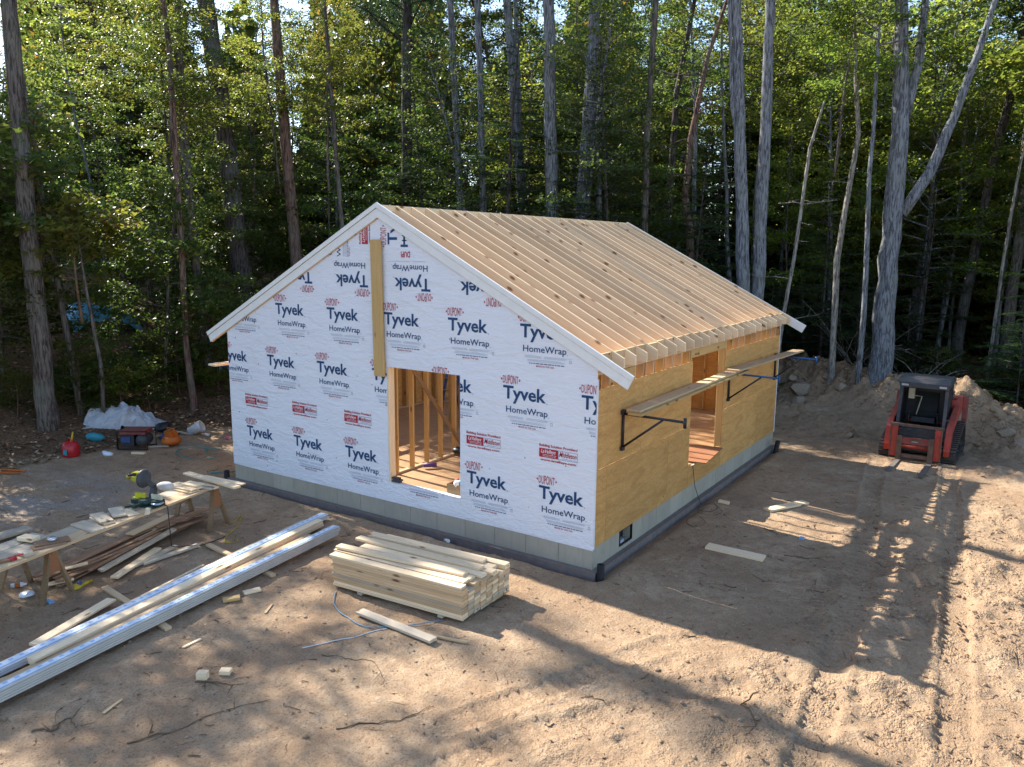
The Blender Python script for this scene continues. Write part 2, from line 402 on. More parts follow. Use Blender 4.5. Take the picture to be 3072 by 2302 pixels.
TRACKS = [[(3.93, 10.2), (4.1, 8), (4.5, 4.3), (4.72, 2.1), (4.86, .2), (5.04, -1.9), (5.2, -6)],
          [(2.4, 10.2), (2.75, 7), (3.2, 4), (3.5, 1.5), (3.66, -.9), (3.72, -1.6), (3.79, -2.3), (3.9, -6)],
          [(3.0, .6), (2.4, -.5), (1.75, -1.3), (1.5, -1.9), (1.1, -2.9), (.6, -4.1)],
          [(3.4, -1.2), (2.6, -2.0), (2.0, -2.8), (1.78, -3.2), (1.3, -3.9), (.95, -4.75), (.6, -5.6)],
          [(4.72, -1.75), (4.68, -1.37), (4.54, -1.14), (4.3, -1.09), (4.05, -1.25)],
          [(2.3, -3.4), (1.9, -4.2), (1.6, -5.2)]]
MOUNDS = [(3.73, 5.36, .12, .3), (4.2, 3.0, .1, .4), (5.15, 3.9, .1, .35), (5.26, 2.4, .08, .3), (3.94, .1, .08, .35), (4.2, -.66, .1, .35), (3.24, -2.1, .07, .3), (3.3, -2.85, .09, .3),
          (-7.7, -4.2, .08, .5), (-6.9, -5.6, .1, .4), (-4.9, -5.3, .05, .5), (1.44, 12.15, .28, .3), (-.6, 14.9, .15, .7), (.5, 13.6, .12, .8), (5.2, 12.6, .3, .5), (4.9, 10.2, .12, .6), (6.3, 11.2, .25, .7)]
def ground_h(x, y, fine=True):
    x = np.asarray(x, float); y = np.asarray(y, float)
    e = -15.0-x-.10*np.maximum(y-6, 0)*0
    hill = .30*np.log1p(np.exp(np.clip(e*1.2, -30, 30)))/1.2
    hill = 6.*np.tanh(hill/6.)
    e2 = y-21-.15*x
    back = .05*np.log1p(np.exp(np.clip(e2, -30, 30)))*sst(4, -8, x)
    h = -.12+hill+back
    d, par, sd, cr = seg_dist(x, y, BERM)
    b = cr*1.25*np.exp(-(d/1.35)**2)
    h = h+b*(1+.35*fbm(x, y, 1.3, 4, 5))+b*.0
    out = sst(0, 4, np.maximum(np.maximum(-13-x, x-10), np.maximum(y-16, -11-y)))
    h = h+.14*out*fbm(x, y, .35, 3, 21)
    fx = np.clip(np.maximum(np.maximum(-8.6-x, x-.1), 0), 0, 50); fy = np.clip(np.maximum(np.maximum(-.1-y, y-9.85), 0), 0, 50)
    h = h+np.exp(-((fx**2+fy**2)/.30))*(.05+.05*sst(.0, -1.2, x)+.04*fbm(x, y, 1.4, 3, 15))
    if fine:
        churn = churn_mask(x, y)
        for tr in TRACKS[:2]: churn = churn*(1-.85*sst(.30, .20, seg_dist(x, y, [(a, b_) for a, b_ in tr])[0]))
        h = h+fbm(x, y, .9, 3, 31)*.04+fbm(x, y, 5, 4, 41)*.022+churn*(fbm(x, y, 3.6, 5, 51)*.10+np.clip(fbm(x, y, 1.5, 5, 55), 0, 1)*.12)
        h = h+np.clip(b*2, 0, 1)*(fbm(x, y, 2.6, 5, 61)*.34+np.abs(fbm(x, y, 1.6, 3, 65))*.35)
        for (mx, my, mh, mr) in MOUNDS:
            dd = np.hypot(x-mx, y-my); h = h+mh*np.exp(-(dd/mr)**2)*(1+1.6*fbm(x, y, 4.5, 3, 71))
        for i, tr in enumerate(TRACKS):
            d, par, sd, _ = seg_dist(x, y, [(a, b_) for a, b_ in tr])
            band = sst(.24, .17, d); rim = np.exp(-((d-.21)/.035)**2)
            lug = np.tanh(2.2*np.sin(par*2*math.pi/.15+np.sin(d*9)*.6)); amp = 1.15 if i < 2 else .7
            fade = .55+.9*np.clip(fbm(x, y, .9, 2, 81+i)+.25, 0, 1)
            h = h+fade*amp*(band*(-.032+.026*lug)+rim*.038)
    inside = sst(-8.9, -8.6, x)*sst(.35, .05, x)*sst(-.35, -.05, y)*sst(10.1, 9.8, y)
    h = h*(1-inside)+(-.16)*inside
    return h
def churn_mask(x, y):
    m = sst(2.0, 3.2, x)*sst(8.5, 6.5, y)*.8
    m = np.maximum(m, sst(.6, 2.4, x)*sst(0, -2.0, y)*.75)
    m = np.maximum(m, sst(10.5, 12.5, y)*sst(-5, -2, x)*.9)
    return np.clip(m*(.6+1.0*fbm(x, y, .6, 3, 91)+.3), 0, 1)
def gz(x, y): return float(ground_h(np.array([x]), np.array([y]))[0])
def make_ground():
    def axis(lo, a, b, hi, fine):
        c = [a]
        while c[-1] < b: c.append(c[-1]+fine)
        st = fine
        r = [c[-1]]
        while r[-1] < hi: st *= 1.16; r.append(r[-1]+st)
        st = fine; l = [a]
        while l[-1] > lo: st *= 1.16; l.append(l[-1]-st)
        return np.array(l[:0:-1]+c+r[1:])
    xs = axis(-160, -8.6, 7., 160, .045); ys = axis(-160, -8., 20.5, 190, .05)
    X, Y = np.meshgrid(xs, ys, indexing='ij'); Z = ground_h(X, Y)
    nx, ny = X.shape
    co = np.stack([X, Y, Z], -1).reshape(-1, 3)
    I = np.arange(nx*ny).reshape(nx, ny)
    q = np.stack([I[:-1, :-1], I[1:, :-1], I[1:, 1:], I[:-1, 1:]], -1).reshape(-1, 4)
    me = D.meshes.new('ground'); me.vertices.add(len(co)); me.vertices.foreach_set('co', co.ravel().astype(np.float32))
    me.loops.add(q.size); me.loops.foreach_set('vertex_index', q.ravel().astype(np.int32))
    me.polygons.add(len(q)); me.polygons.foreach_set('loop_start', np.arange(0, q.size, 4, dtype=np.int32))
    me.update(calc_edges=True); me.polygons.foreach_set('use_smooth', np.ones(len(q), bool))
    lit = np.maximum(sst(-12.4, -13.8, X+1.5*fbm(X, Y, .5, 4, 3)+.28*np.clip(-Y, 0, 9)*.6), sst(19.0, 20.5, Y-.0*X+1.2*fbm(X, Y, .4, 3, 4)+np.where(X > 2, .55*(X-2), 0)))
    lit = np.maximum(lit, sst(-6, -9, X)*sst(13.0, 15.0, Y)); lit = np.maximum(lit, sst(-13, -18, Y)); lit = np.maximum(lit, sst(11, 15, X))
    gra = np.exp(-(((X+10.6)/1.9)**2+((Y+2.6)/1.7)**2)*1.2)*sst(-.25, .15, fbm(X, Y, 1.2, 4, 9))
    for nm, arr in (('litter', lit), ('gravel', gra), ('churn', churn_mask(X, Y))):
        at = me.attributes.new(nm, 'FLOAT', 'POINT'); at.data.foreach_set('value', arr.ravel().astype(np.float32))
    me.materials.append(MATS['dirt'])
    o = link('ground', me); tag(o, 'sandy brown building plot with track ruts running into forest floor', None, None, 'structure')
make_ground()
# ------------------------------------------------------------------ the house
W, L = 8.534, 9.754
ZF, ZFL, ZP, ZR = .33, .66, 3.07, 5.553      # foundation top, floor, plate, ridge
SL = .519; XR = -W/2; SP = .4064
def roof_z(x): return ZR-SL*abs(x-XR)
OP = (-4.147, -2.531, ZFL, 2.76)              # front opening
DO = (3.85, 5.69, ZFL, 2.82)                  # side opening
house = thing('house', 'small gabled house under construction with white printed wrap and bare roof rafters', 'house', (XR, L/2, -.12))
def part(name, mb, mats, parent=None): return mb.build(name, mats, parent or house)

def build_foundation():
    m = MB(); VH = (.95, 1.38, .085, .325)
    holed_slab(m, 0, -.2, -.03, [.03, L-.03], [-.6, ZF-.004], [VH])
    m.box((-W+.03, .03, -.6), (-W+.2, L-.03, ZF-.004)); m.box((-W+.203, .03, -.6), (-.203, .2, ZF-.004)); m.box((-W+.203, L-.2, -.6), (-.203, L-.03, ZF-.004))
    part('foundation_core', m, 'concrete')
    def panels(n, tot, axis, pos0, pos1, sgn):
        k = 0; a = 0.
        while a < tot-.02:
            b = min(a+.6096, tot)
            mm = MB(); u0, u1 = sgn*(a+.003), sgn*(b-.003); u0, u1 = min(u0, u1), max(u0, u1)
            if axis == 1: mm.box((u0, pos0, -.5), (u1, pos1, ZF-.003))
            else: holed_slab(mm, 0, pos0, pos1, [u0, u1], [-.5, ZF-.003], [VH])
            # form-tie nub
            t = random.uniform(.14, .2)
            if axis == 1: mm.box((u1-.012, pos0-.006, t-.012), (u1+.002, pos0, t+.012))
            part('concrete_panel', mm, 'concrete'); a = b
    panels(14, W-.012, 1, .010, .029, -1); panels(16, L-.04, 0, -.029, -.010, 1)
    m = MB(); m.box((-W+.01, .012, -.5), (-W+.029, L-.02, ZF-.003)); part('concrete_panel', m, 'concrete')
    # lavender footing form round the base
    m = MB(); e = .095
    m.box((-W-e, -e, -.5), (e, .008, -.012)); m.box((-.008, .010, -.5), (e, L+e, -.012)); m.box((-W-e, .010, -.5), (-W+.008, L+e, -.012))
    part('footing', m, 'footing_plastic')
    m = MB()
    for x0, x1 in ((-W-e-.008, -W-e), ): pass
    m.box((-W-e-.01, -e-.01, -.03), (e+.01, -e+.012, -.002)); m.box((e-.012, -e+.014, -.03), (e+.01, L+e, -.002))
    part('footing_lip', m, 'footing_plastic')
    # vent in the side wall
    m = MB(); y0, y1, z0, z1 = VH
    m.box((-.03, y0-.02, z0-.02), (.004, y1+.02, z0)); m.box((-.03, y0-.02, z1), (.004, y1+.02, z1+.004))
    m.box((-.03, y0-.02, z0), (.004, y0, z1)); m.box((-.03, y1, z0), (.004, y1+.02, z1))
    m.box((-.17, y0-.01, z0-.01), (-.16, y1+.01, z1+.003))
    v = part('foundation_vent', m, 'black_plastic')
    m = MB(); m.box((-.10, y0+.03, z0+.002), (-.03, y0+.2, z0+.05)); m.build('vent_flap', 'print_grey', v)
build_foundation()

def build_floor():
    nx, ny = 4, 8
    m = MB(); m.box((-W+.02, .02, ZF), (-.02, L-.02, ZFL-.024)); part('floor_deck', m, 'pine')
    for j in range(8):
        y0, y1 = .012+j*(L-.024)/8, .012+(j+1)*(L-.024)/8
        cuts = [-W+.012, -W+1.3, -W+3.7, -W+6.1, -.012] if j % 2 else [-W+.012, -W+2.44, -W+4.88, -W+7.32, -.012]
        for a, b in zip(cuts[:-1], cuts[1:]):
            mm = MB(); mm.box((0, 0, 0), (b-a-.004, y1-y0-.004, .019)); mm.build('subfloor_sheet', 'plywood', house, Matrix.Translation((a, y0, ZFL-.02)))
build_floor()

def build_studs():
    sm = .0381
    def stud(x, y, z0, z1, rot, mat='pine_yellow', w=.14):
        board('stud', (x, y, z0), (x, y, z1), w, sm, mat, house, (1, 0, 0) if rot else (0, 1, 0))
    # right wall: narrow faces outward, so wide side runs along x
    ys = [.02+k*SP for k in range(25)]
    for k, y in enumerate(ys):
        y = min(y, L-.04)
        if DO[0]-.02 < y < DO[1]+.02: continue
        stud(-.085, y+.02, ZFL+.04, ZP-.08, 0, 'pine' if k % 3 else 'pine_yellow')
    for y in (DO[0]-.022, DO[1]+.022, DO[1]+.062, DO[0]-.062): stud(-.085, y, ZFL+.002, 2.83 if abs(y-4.77) < .96 else ZP-.08, 0, 'pine_yellow')
    for a, b in ((.0, DO[0]), (DO[1], L)): board('bottom_plate', (-.085, a+.01, ZFL+.02), (-.085, b-.01, ZFL+.02), .14, .038, 'pine', house)
    board('top_plate', (-.085, .0, ZP-.019), (-.085, L, ZP-.019), .14, .037, 'pine', house)
    board('top_plate', (-.085, .0, ZP-.058), (-.085, L, ZP-.058), .14, .037, 'pine', house)
    board('header', (-.030, DO[0]-.09, 2.916), (-.030, DO[1]+.09, 2.916), .036, .15, 'pine_yellow', house)
    board('header', (-.075, DO[0]-.09, 2.916), (-.075, DO[1]+.09, 2.916), .04, .15, 'pine_yellow', house)
    board('sill_block', (-.06, DO[0]+.03, .715), (-.06, DO[1]-.03, .715), .09, .10, 'pine_yellow', house)
    board('header', (-.030, .47, 2.905), (-.030, 1.34, 2.905), .03, .16, 'pine_yellow', house)
    # left wall, rear wall
    for k, y in enumerate(ys):
        y = min(y, L-.04); stud(-W+.085, y+.02, ZFL+.04, ZP-.08, 0)
    board('bottom_plate', (-W+.085, .01, ZFL+.02), (-W+.085, L-.01, ZFL+.02), .14, .038, 'pine', house)
    board('top_plate', (-W+.085, 0, ZP-.04), (-W+.085, L, ZP-.04), .14, .076, 'pine', house)
    for k in range(20):
        x = -W+.18+k*SP
        if x < -.15: stud(x, L-.085, ZFL+.04, ZP-.08 if 1 else 0, 1)
    board('top_plate', (-W+.16, L-.085, ZP-.04), (-.16, L-.085, ZP-.04), .14, .076, 'pine', house)
    # front wall jambs and studs
    for x in (OP[0]+.021, OP[1]-.021+.042): stud(x, .075, ZFL+.002, OP[3]+(.002 if x < -3 else -.0), 1, 'pine_pale')
    for k in range(20):
        x = -.2-k*SP
        if x > -W+.15 and not (OP[0]-.06 < x < OP[1]+.06): stud(x, .085, ZFL+.04, ZP-.08, 1)
    board('header', (OP[0]-.04, .085, 2.90), (OP[1]+.04, .085, 2.90), .12, .27, 'pine_yellow', house)
    board('top_plate', (-W+.16, .085, ZP-.04), (-.16, .085, ZP-.04), .14, .076, 'pine', house)
    # partition wall running back from the door
    xp = -4.38
    for y in (.30, .74, 1.17, 1.60, 2.04, 2.47, 2.9, 3.33): board('partition_stud', (xp, y+.17, ZFL+.04), (xp, y+.17, ZP-.1), .10, .04, 'pine_yellow', house, (0, 1, 0))
    board('partition_plate', (xp, .17, ZFL+.02), (xp, 3.6, ZFL+.02), .09, .038, 'pine', house)
    board('partition_plate', (xp, .17, ZP-.08), (xp, 3.6, ZP-.08), .09, .038, 'pine', house)
    board('diagonal_brace', (xp+.07, .75, 2.75), (xp+.07, 2.42, .78), .018, .085, 'horse_wood', house, (0, .7, .7))
    for y in (1.0, 1.42, 1.83, 2.2, 4.5, 4.92): board('partition_stud', (-5.9, y+2.2, ZFL+.04), (-5.9, y+2.2, ZP-.1), .09, .038, 'pine_yellow', house, (0, 1, 0))
build_studs()

def build_sheathing():
    rows = [(ZF, ZF+1.219, [(.002, .40), (.40, 2.81), (2.81, DO[0]), (DO[1], 8.13), (8.13, L-.01)]),
            (ZF+1.219, 2.787, [(.002, 1.62), (1.62, DO[0]), (DO[1], 6.9), (6.9, L-.01)])]
    for z0, z1, segs in rows:
        for a, b in segs:
            m = MB(); m.box((0, 0, 0), (.011, b-a-.006, z1-z0-.006))
            m.build('sheathing_panel', 'sheathing', house, Matrix.Translation((-.0115+random.uniform(0, .0015), a, z0+.001)))
    m = MB(); m.box((0, 0, 0), (.011, DO[1]-DO[0]-.003, .765-ZF-.003)); m.build('sheathing_panel', 'sheathing', house, Matrix.Translation((-.0105, DO[0], ZF+.001)))
    # left and rear walls
    for a in range(4):
        m = MB(); m.box((0, 0, 0), (.011, L/4-.003, 2.45)); m.build('sheathing_panel', 'sheathing', house, Matrix.Translation((-W, a*L/4, ZF+.001)))
    m = MB(); m.prism([(-W+.012, ZF), (-.012, ZF), (-.012, ZP+.2), (XR, ZR-.05), (-W+.012, ZP+.2)], L-.012, L-.001); part('rear_sheathing', m, 'sheathing')
    # front wall core, plywood behind the wrap
    m = MB(); holed_slab(m, 1, .002, .013, [-W+.012, -.012], [ZF, ZP], [OP]); m.prism([(-W+.012, ZP), (-.012, ZP), (XR, ZR-.06)], .002, .013); part('front_sheathing', m, 'sheathing')
build_sheathing()

def build_roof():
    c = 1/math.sqrt(1+SL*SL); ang = math.atan(SL)
    def raf(side):
        top0 = (XR+side*.02, ZR-SL*.02); xt = .22 if side > 0 else -W-.22
        pts = [top0, (xt, roof_z(xt)), (xt, roof_z(xt)-.145), (0 if side > 0 else -W, ZP+.005), (XR+side*.02, ZR-SL*.02-.265)]
        Mx = frame_mat((top0[0], 0, top0[1]), (side*c, 0, -SL*c)); Mi = Mx.inverted()
        q = [(Mi @ Vector((a, 0, b))) for a, b in pts]
        m = MB(); m.prism([(v.x, v.z) for v in q], -.019, .019, axis=1); return m.mesh('rafter', 'pine_pale'), Mx
    for side in (1, -1):
        me, Mx = raf(side)
        for k in range(25):
            y = .019+k*SP+(.0 if k < 24 else -.04)
            link('rafter', me, house, Matrix.Translation((0, min(y, L-.03), random.uniform(-.004, .004))) @ Mx)
    board('ridge_board', (XR, .0, ZR-.135), (XR, L, ZR-.135), .036, .25, 'pine_pale', house)
    for k in range(24):
        y0 = .041+k*SP; y1 = y0+SP-.042
        if k == 23: y1 -= .04
        t = random.uniform(-.01, .03)
        m = MB(); m.box((0, 0, 0), (.036, y1-y0, .235)); m.build('rafter_block', 'pine', house, Matrix.Translation((-.03+t, y0, ZP+.008)) @ Matrix.Rotation(random.uniform(-.05, .08), 4, 'Y'))
    # white rakes, front and rear: wood backing, lower board, upper strip
    def strip(x_out, d0, d1, side):
        def lp(x, d): return (x, roof_z(x)-d/c)
        xt = XR+side*(x_out)
        n = (side*SL*c, c)                      # outward normal of the slope
        a = (XR, ZR-d0/c); b0 = (xt, roof_z(xt)); 
        b = (b0[0]-n[0]*d0, b0[1]-n[1]*d0); e = (b0[0]-n[0]*d1, b0[1]-n[1]*d1)
        return [a, b, e, (XR, ZR-d1/c)]
    for side in (1, -1):
        xo = W/2+.597
        m = MB(); m.prism(strip(xo-.012, -.004, .212, side), -.026, -.002); part('rake_backing', m, 'pine')
        m = MB(); m.prism(strip(xo, .062, .200, side), -.050, -.028); part('rake_board', m, 'white_paint')
        m = MB(); m.prism(strip(xo, -.022, .052, side), -.068, -.028); part('rake_trim', m, 'white_paint')
        m = MB(); m.prism(strip(xo, -.01, .19, side), L+.004, L+.03); part('rake_board', m, 'white_paint')
    # temporary plank standing against the gable
    board('brace_plank', (-4.278, -.045, 2.585), (-4.300, -.062, 4.955), .036, .245, 'pine_yellow', house, (1, 0, 0))
build_roof()

# ------------------------------------------------------------------ house wrap and its print
def clip_bm(bm, co, no):
    bmesh.ops.bisect_plane(bm, geom=bm.verts[:]+bm.edges[:]+bm.faces[:], dist=1e-5, plane_co=co, plane_no=no, clear_outer=True)
def gable_clip(bm, drop, y=0):
    n = Vector((SL, 0, 1)).normalized(); clip_bm(bm, (XR, y, ZR-drop), n); clip_bm(bm, (XR, y, ZR-drop), Vector((-SL, 0, 1)).normalized())
def wrap_sheet(z0, z1, y, seed, hole=None, edge=0.):
    us = list(np.arange(-W-.004, .004, .07))+[.004]; vs = list(np.arange(z0, z1, .07))+[z1]
    us, vs, ok = holed(us, vs, [hole] if hole else [])
    X, Z = np.meshgrid(us, vs, indexing='ij')
    low = np.clip((1.2-Z)/.8, 0, 1)
    dy = fbm(X, Z*2.2, .9, 3, seed)*.0032+low*fbm(X*.6, Z*2.5, 2.6, 3, seed+9)*.0035
    idx = {}; m = MB(); sag = fbm(X, Z*0, .8, 2, seed+5)*.012
    for i in range(len(us)):
        for j in range(len(vs)):
            idx[i, j] = len(m.v); m.v.append((us[i], y-abs(dy[i, j])*1., vs[j]+(sag[i, j] if j in (0,) else 0)))
    for (i, j) in ok:
        m.f.append((idx[i, j], idx[i+1, j], idx[i+1, j+1], idx[i, j+1])); m.m.append(0); m.sm.append(True)
    me = m.mesh('wrap_sheet', 'wrap'); bm = bmesh.new(); bm.from_mesh(me)
    bmesh.ops.delete(bm, geom=[v for v in bm.verts if not v.link_faces], context='VERTS')
    if z1 > ZP: gable_clip(bm, .045, y)
    bm.to_mesh(me); bm.free(); return link('wrap_sheet', me, house)
sheets = [wrap_sheet(ZF-.03, 3.0, -.0015, 3, OP), wrap_sheet(2.97, 3.94, -.0035, 13), wrap_sheet(3.91, 4.63, -.0055, 23), wrap_sheet(4.60, 5.52, -.0075, 33)]
m = MB(); m.box((.0015, -.003, ZF-.02), (.0035, .045, ZP-.13)); m.build('corner_fold', 'wrap', sheets[0])
m = MB(); m.box((OP[0]-.0, -.002, ZFL-.004), (OP[1], .10, ZFL+.003)); m.build('sill_fold', 'wrap', sheets[0])
m = MB(); m.box((OP[0]-.002, -.001, ZFL+.005), (OP[0]+.0012, .05, OP[3]-.002)); m.build('jamb_fold', 'wrap', sheets[0])
m = MB(); m.prism([(-W, ZF), (.004, ZF), (.004, ZP+.1), (XR, ZR-.08), (-W, ZP+.1)], L+.0005, L+.003)
m.box((.001, L-.05, ZF-.02), (.0032, L, ZP-.1)); part('rear_wrap', m, 'wrap')

_tx = {}
def text_mesh(body, weight=0., shear=0., space=1.):
    k = (body, weight, shear, space)
    if k not in _tx:
        cu = D.curves.new('txt', 'FONT'); cu.body = body; cu.size = 1; cu.offset = weight; cu.shear = shear; cu.resolution_u = 2; cu.space_character = space
        cu.fill_mode = 'FRONT' if cu.dimensions == '3D' else cu.fill_mode
        ob = D.objects.new('txt', cu); COL.objects.link(ob)
        dg = bpy.context.evaluated_depsgraph_get(); ev = ob.evaluated_get(dg); me = ev.to_mesh()
        v = np.array([tuple(x.co)[:2] for x in me.vertices]); f = [tuple(p.vertices) for p in me.polygons]
        ev.to_mesh_clear(); D.objects.remove(ob); D.curves.remove(cu); _tx[k] = (v, f)
    return _tx[k]
class Print:
    """flat print in wall coordinates u (right), w (up); d = layer"""
    def __init__(s): s.v = []; s.f = []; s.m = []
    def quad(s, u0, u1, w0, w1, mi, d=0.): s.poly([(u0, w0), (u1, w0), (u1, w1), (u0, w1)], mi, d)
    def poly(s, p, mi, d=0.):
        k = len(s.v); s.v += [(a, -d, b) for a, b in p]; s.f.append(tuple(range(k, k+len(p)))); s.m.append(mi)
    def text(s, body, u0, u1, w0, w1, mi, weight=0., shear=0., d=0., space=1., warp=None):
        v, f = text_mesh(body, weight, shear, space); lo, hi = v.min(0), v.max(0)
        t = (v-lo)/(hi-lo); k = len(s.v)
        for a, b in t:
            u, w = u0+a*(u1-u0), w0+b*(w1-w0)
            if warp: w = warp(a, b, w0, w1)
            s.v.append((u, -d, w))
        s.f += [tuple(i+k for i in p) for p in f]; s.m += [mi]*len(f)
    def frame(s, u0, u1, w0, w1, t, mi, d=0.):
        s.quad(u0, u1, w0, w0+t, mi, d); s.quad(u0, u1, w1-t, w1, mi, d); s.quad(u0, u0+t, w0+t, w1-t, mi, d); s.quad(u1-t, u1, w0+t, w1-t, mi, d)
    def place(s, u, w, y, rot=0., parent=None, clips=(), gable=False, rects=None):
        """rects: list of (u0,u1,w0,w1) windows to keep (world wall coordinates)"""
        R = Matrix.Translation((u, y, w)) @ Matrix.Rotation(-rot, 4, 'Y')
        if not clips and not gable and not rects:
            if not hasattr(s, 'me'): s.me = s.make(Matrix.Identity(4))
            return link('printed_lettering', s.me, parent, R)
        bms = []
        for rc in (rects or [None]):
            me = s.make(R); bm = bmesh.new(); bm.from_mesh(me)
            if rc:
                for co, no in (((rc[0], 0, 0), (-1, 0, 0)), ((rc[1], 0, 0), (1, 0, 0)), ((0, 0, rc[2]), (0, 0, -1)), ((0, 0, rc[3]), (0, 0, 1))): clip_bm(bm, co, no)
            for co, no in clips: clip_bm(bm, co, no)
            if gable: gable_clip(bm, .12)
            bm.to_mesh(me); bm.free(); bms.append(me)
        return [link('printed_lettering', me, parent) for me in bms if len(me.polygons)]
    def make(s, R):
        me = D.meshes.new('printed_lettering'); me.from_pydata([tuple(R @ Vector(v)) for v in s.v], [], s.f)
        for n in ('print_navy', 'print_red', 'print_grey', 'print_white', 'print_slate'): me.materials.append(MATS[n])
        me.polygons.foreach_set('material_index', s.m); me.update(); return me
NAVY, RED, GREY, WHITE, SLATE = range(5)
def oval(s, u0, w0, wd, flip=False):
    """oval red emblem: letters stretched to an oval, with two arrowheads"""
    def warp(a, b, w0_, w1_):
        x = (a-.5)*1.72; hh = .5*math.sqrt(max(0, 1-x*x*.5)); c = (w0_+w1_)/2
        return c+(b-.5)*2*hh*(w1_-w0_)
    s.text('DUPONT', u0+.052, u0+wd-.052, w0-.012, w0+.135, RED, .0, 0, 0, 1.0, warp)
    c = w0+.0625
    s.poly([(u0+.008, c), (u0+.036, c-.024), (u0+.036, c+.024)], RED); s.poly([(u0+wd-.008, c), (u0+wd-.036, c+.024), (u0+wd-.036, c-.024)], RED)
logo = Print()
logo.text('Tyvek', 0, .795, -.272, .008, NAVY, .022, 0, 0, .98)
logo.text('HomeWrap', .058, .83, -.452, -.318, NAVY, .008, 0, 0, 1.)
for u, w, r in ((.815, -.215, .011), (.85, -.425, .009)): logo.poly([(u+r*math.cos(a), w+r*math.sin(a)) for a in np.linspace(0, 2*math.pi, 9)[:-1]], GREY)
oval(logo, -.058, .042, .395)
rr = random.Random(4)
for k, (a, b) in enumerate(((.09, .40), (.44, .86))):
    for q in range(4): logo.quad(a, b-rr.uniform(0, .05), -.478-q*.010, -.4745-q*.010, GREY)
for q in range(4): logo.quad(.14, .84-rr.uniform(0, .12), -.536-q*.010, -.5325-q*.010, GREY)
u = .17
while u < .76:
    e = u+rr.uniform(.02, .07); logo.quad(u, e, -.600, -.586, SLATE); u = e+.012
logo.text('MADE IN THE USA', .30, .62, -.645, -.617, RED, .01)
logo.frame(.885, .92, -.545, -.50, .004, SLATE); logo.quad(.86, .93, -.478, -.474, GREY)
lav = Print()
lav.text('Building Solution Providers!', .0, .68, .625, .682, RED, .025)
lav.quad(0, .338, .468, .610, RED)
lav.text('LaValleys', .03, .30, .520, .598, WHITE, .012, .35, .0012)
lav.quad(.06, .31, .512, .517, WHITE, .0012); lav.text('BUILDING SUPPLY, INC.', .07, .31, .480, .498, WHITE, .01, 0, .0012)
lav.frame(.341, .682, .468, .610, .005, SLATE)
lav.text('Middleton', .36, .665, .515, .596, RED, .010, .35); lav.text('BUILDING SUPPLY, INC.', .42, .66, .483, .499, SLATE, .0)
lav.text('www.lavalleys.com', .02, .66, .402, .448, RED, .03)
def build_prints():
    PX = 1.4145; s1, s2, s3, s4 = sheets
    wall = [((0, 0, 0), (1, 0, 0)), ((-W, 0, 0), (-1, 0, 0))]
    x0 = -8.047
    for k in range(6):                                         # lower row of the first sheet
        u = x0+k*PX
        w = 1.19-.005*k
        if k == 3: logo.place(u, w, -.0075, 0, s1, rects=[(OP[0]+.0, OP[1], 0, OP[2]-.006), (OP[1]+.001, 0, 0, 3)])
        else: logo.place(u, w, -.0075, 0, s1)
        if k != 3: lav.place(u-.005, w, -.0075, 0, s1)
    for k in range(7):                                         # upper row of the first sheet
        u = -8.74+k*PX; w = 2.722-.007*k
        if k == 0: logo.place(u, w, -.0075, 0, s1, clips=wall)
        elif k == 3: logo.place(u, w, -.0075, 0, s1, rects=[(-9, OP[0], 0, 3)])
        elif k == 4: logo.place(u, w, -.0075, 0, s1, rects=[(-9, OP[1]-.001, OP[3]+.003, 3), (OP[1], 0, 0, 3)])
        elif k == 6: logo.place(u, w, -.0075, 0, s1, clips=wall)
        else: logo.place(u, w, -.0075, 0, s1)
    for k in range(6):                                         # second sheet
        u = -8.43+k*1.4145; w = 3.76-.016*k
        logo.place(u, w, -.0095, 0, s2, gable=True)
    for k in range(4):                                         # third sheet, upside down
        u = -5.960+k*1.412; w = 4.157-.022*k
        logo.place(u, w, -.0115, math.pi, s3, gable=True, clips=[((0, 0, 4.60), (0, 0, 1))])
    # top sheet, turned on its side
    logo.place(-4.06, 4.875, -.0135, math.pi/2, s4, gable=True)
    logo.place(-5.61, 4.20, -.0135, math.pi/2, s4, gable=True, clips=[((0, 0, 4.655), (0, 0, -1))])
    lav.place(-4.06, 4.878, -.0135, math.pi/2, s4, gable=True)
    # small torn offcut with the start of a word
    p = Print(); p.text('T', 0, .16, -.215, 0, NAVY, .022); p.place(-3.615, 4.834, -.0135, math.pi, s4)
    p = Print(); p.text('DUPI', 0, .2, 0, .10, RED, .02); p.place(-3.57, 4.76, -.0135, math.pi, s4)
build_prints()
# ------------------------------------------------------------------ scaffold on the side wall
def bracket(y, mat, label, tip=1.04, x0=0., sgn=1, ztop=2.29):
    t = thing('scaffold_bracket', label, 'scaffold bracket', (x0, y, ztop-.5), 0, 'pipe brackets bolted to the house walls')
    X = lambda a: x0+sgn*a
    m = MB(); m.tube([(X(.028), y, ztop+.035), (X(.028), y, ztop-.56)], .022, 10); m.build('wall_tube', mat[0], t)
    m = MB(); m.box((min(X(.0), X(.05)), y-.05, ztop-.01), (max(X(.0), X(.05)), y+.05, ztop+.06)); m.box((min(X(.0), X(.05)), y-.045, ztop-.59), (max(X(.0), X(.05)), y+.045, ztop-.53)); m.build('wall_plate', mat[0], t)
    m = MB(); m.tube([(X(.03), y, ztop), (X(tip), y, ztop-.01)], .020, 10); m.build('arm', mat[1], t)
    m = MB(); m.tube([(X(.04), y, ztop-.53), (X(tip*.66), y, ztop-.022)], .018, 10); m.build('diagonal_brace', mat[2], t)
    m = MB(); m.tube([(X(tip), y, ztop+.055), (X(tip), y, ztop-.10)], .026, 10); m.build('end_socket', mat[1], t)
    return t
bracket(.86, ('scaffold_black', 'scaffold_black', 'scaffold_black'), 'black pipe scaffold bracket nearest the wrapped front corner')
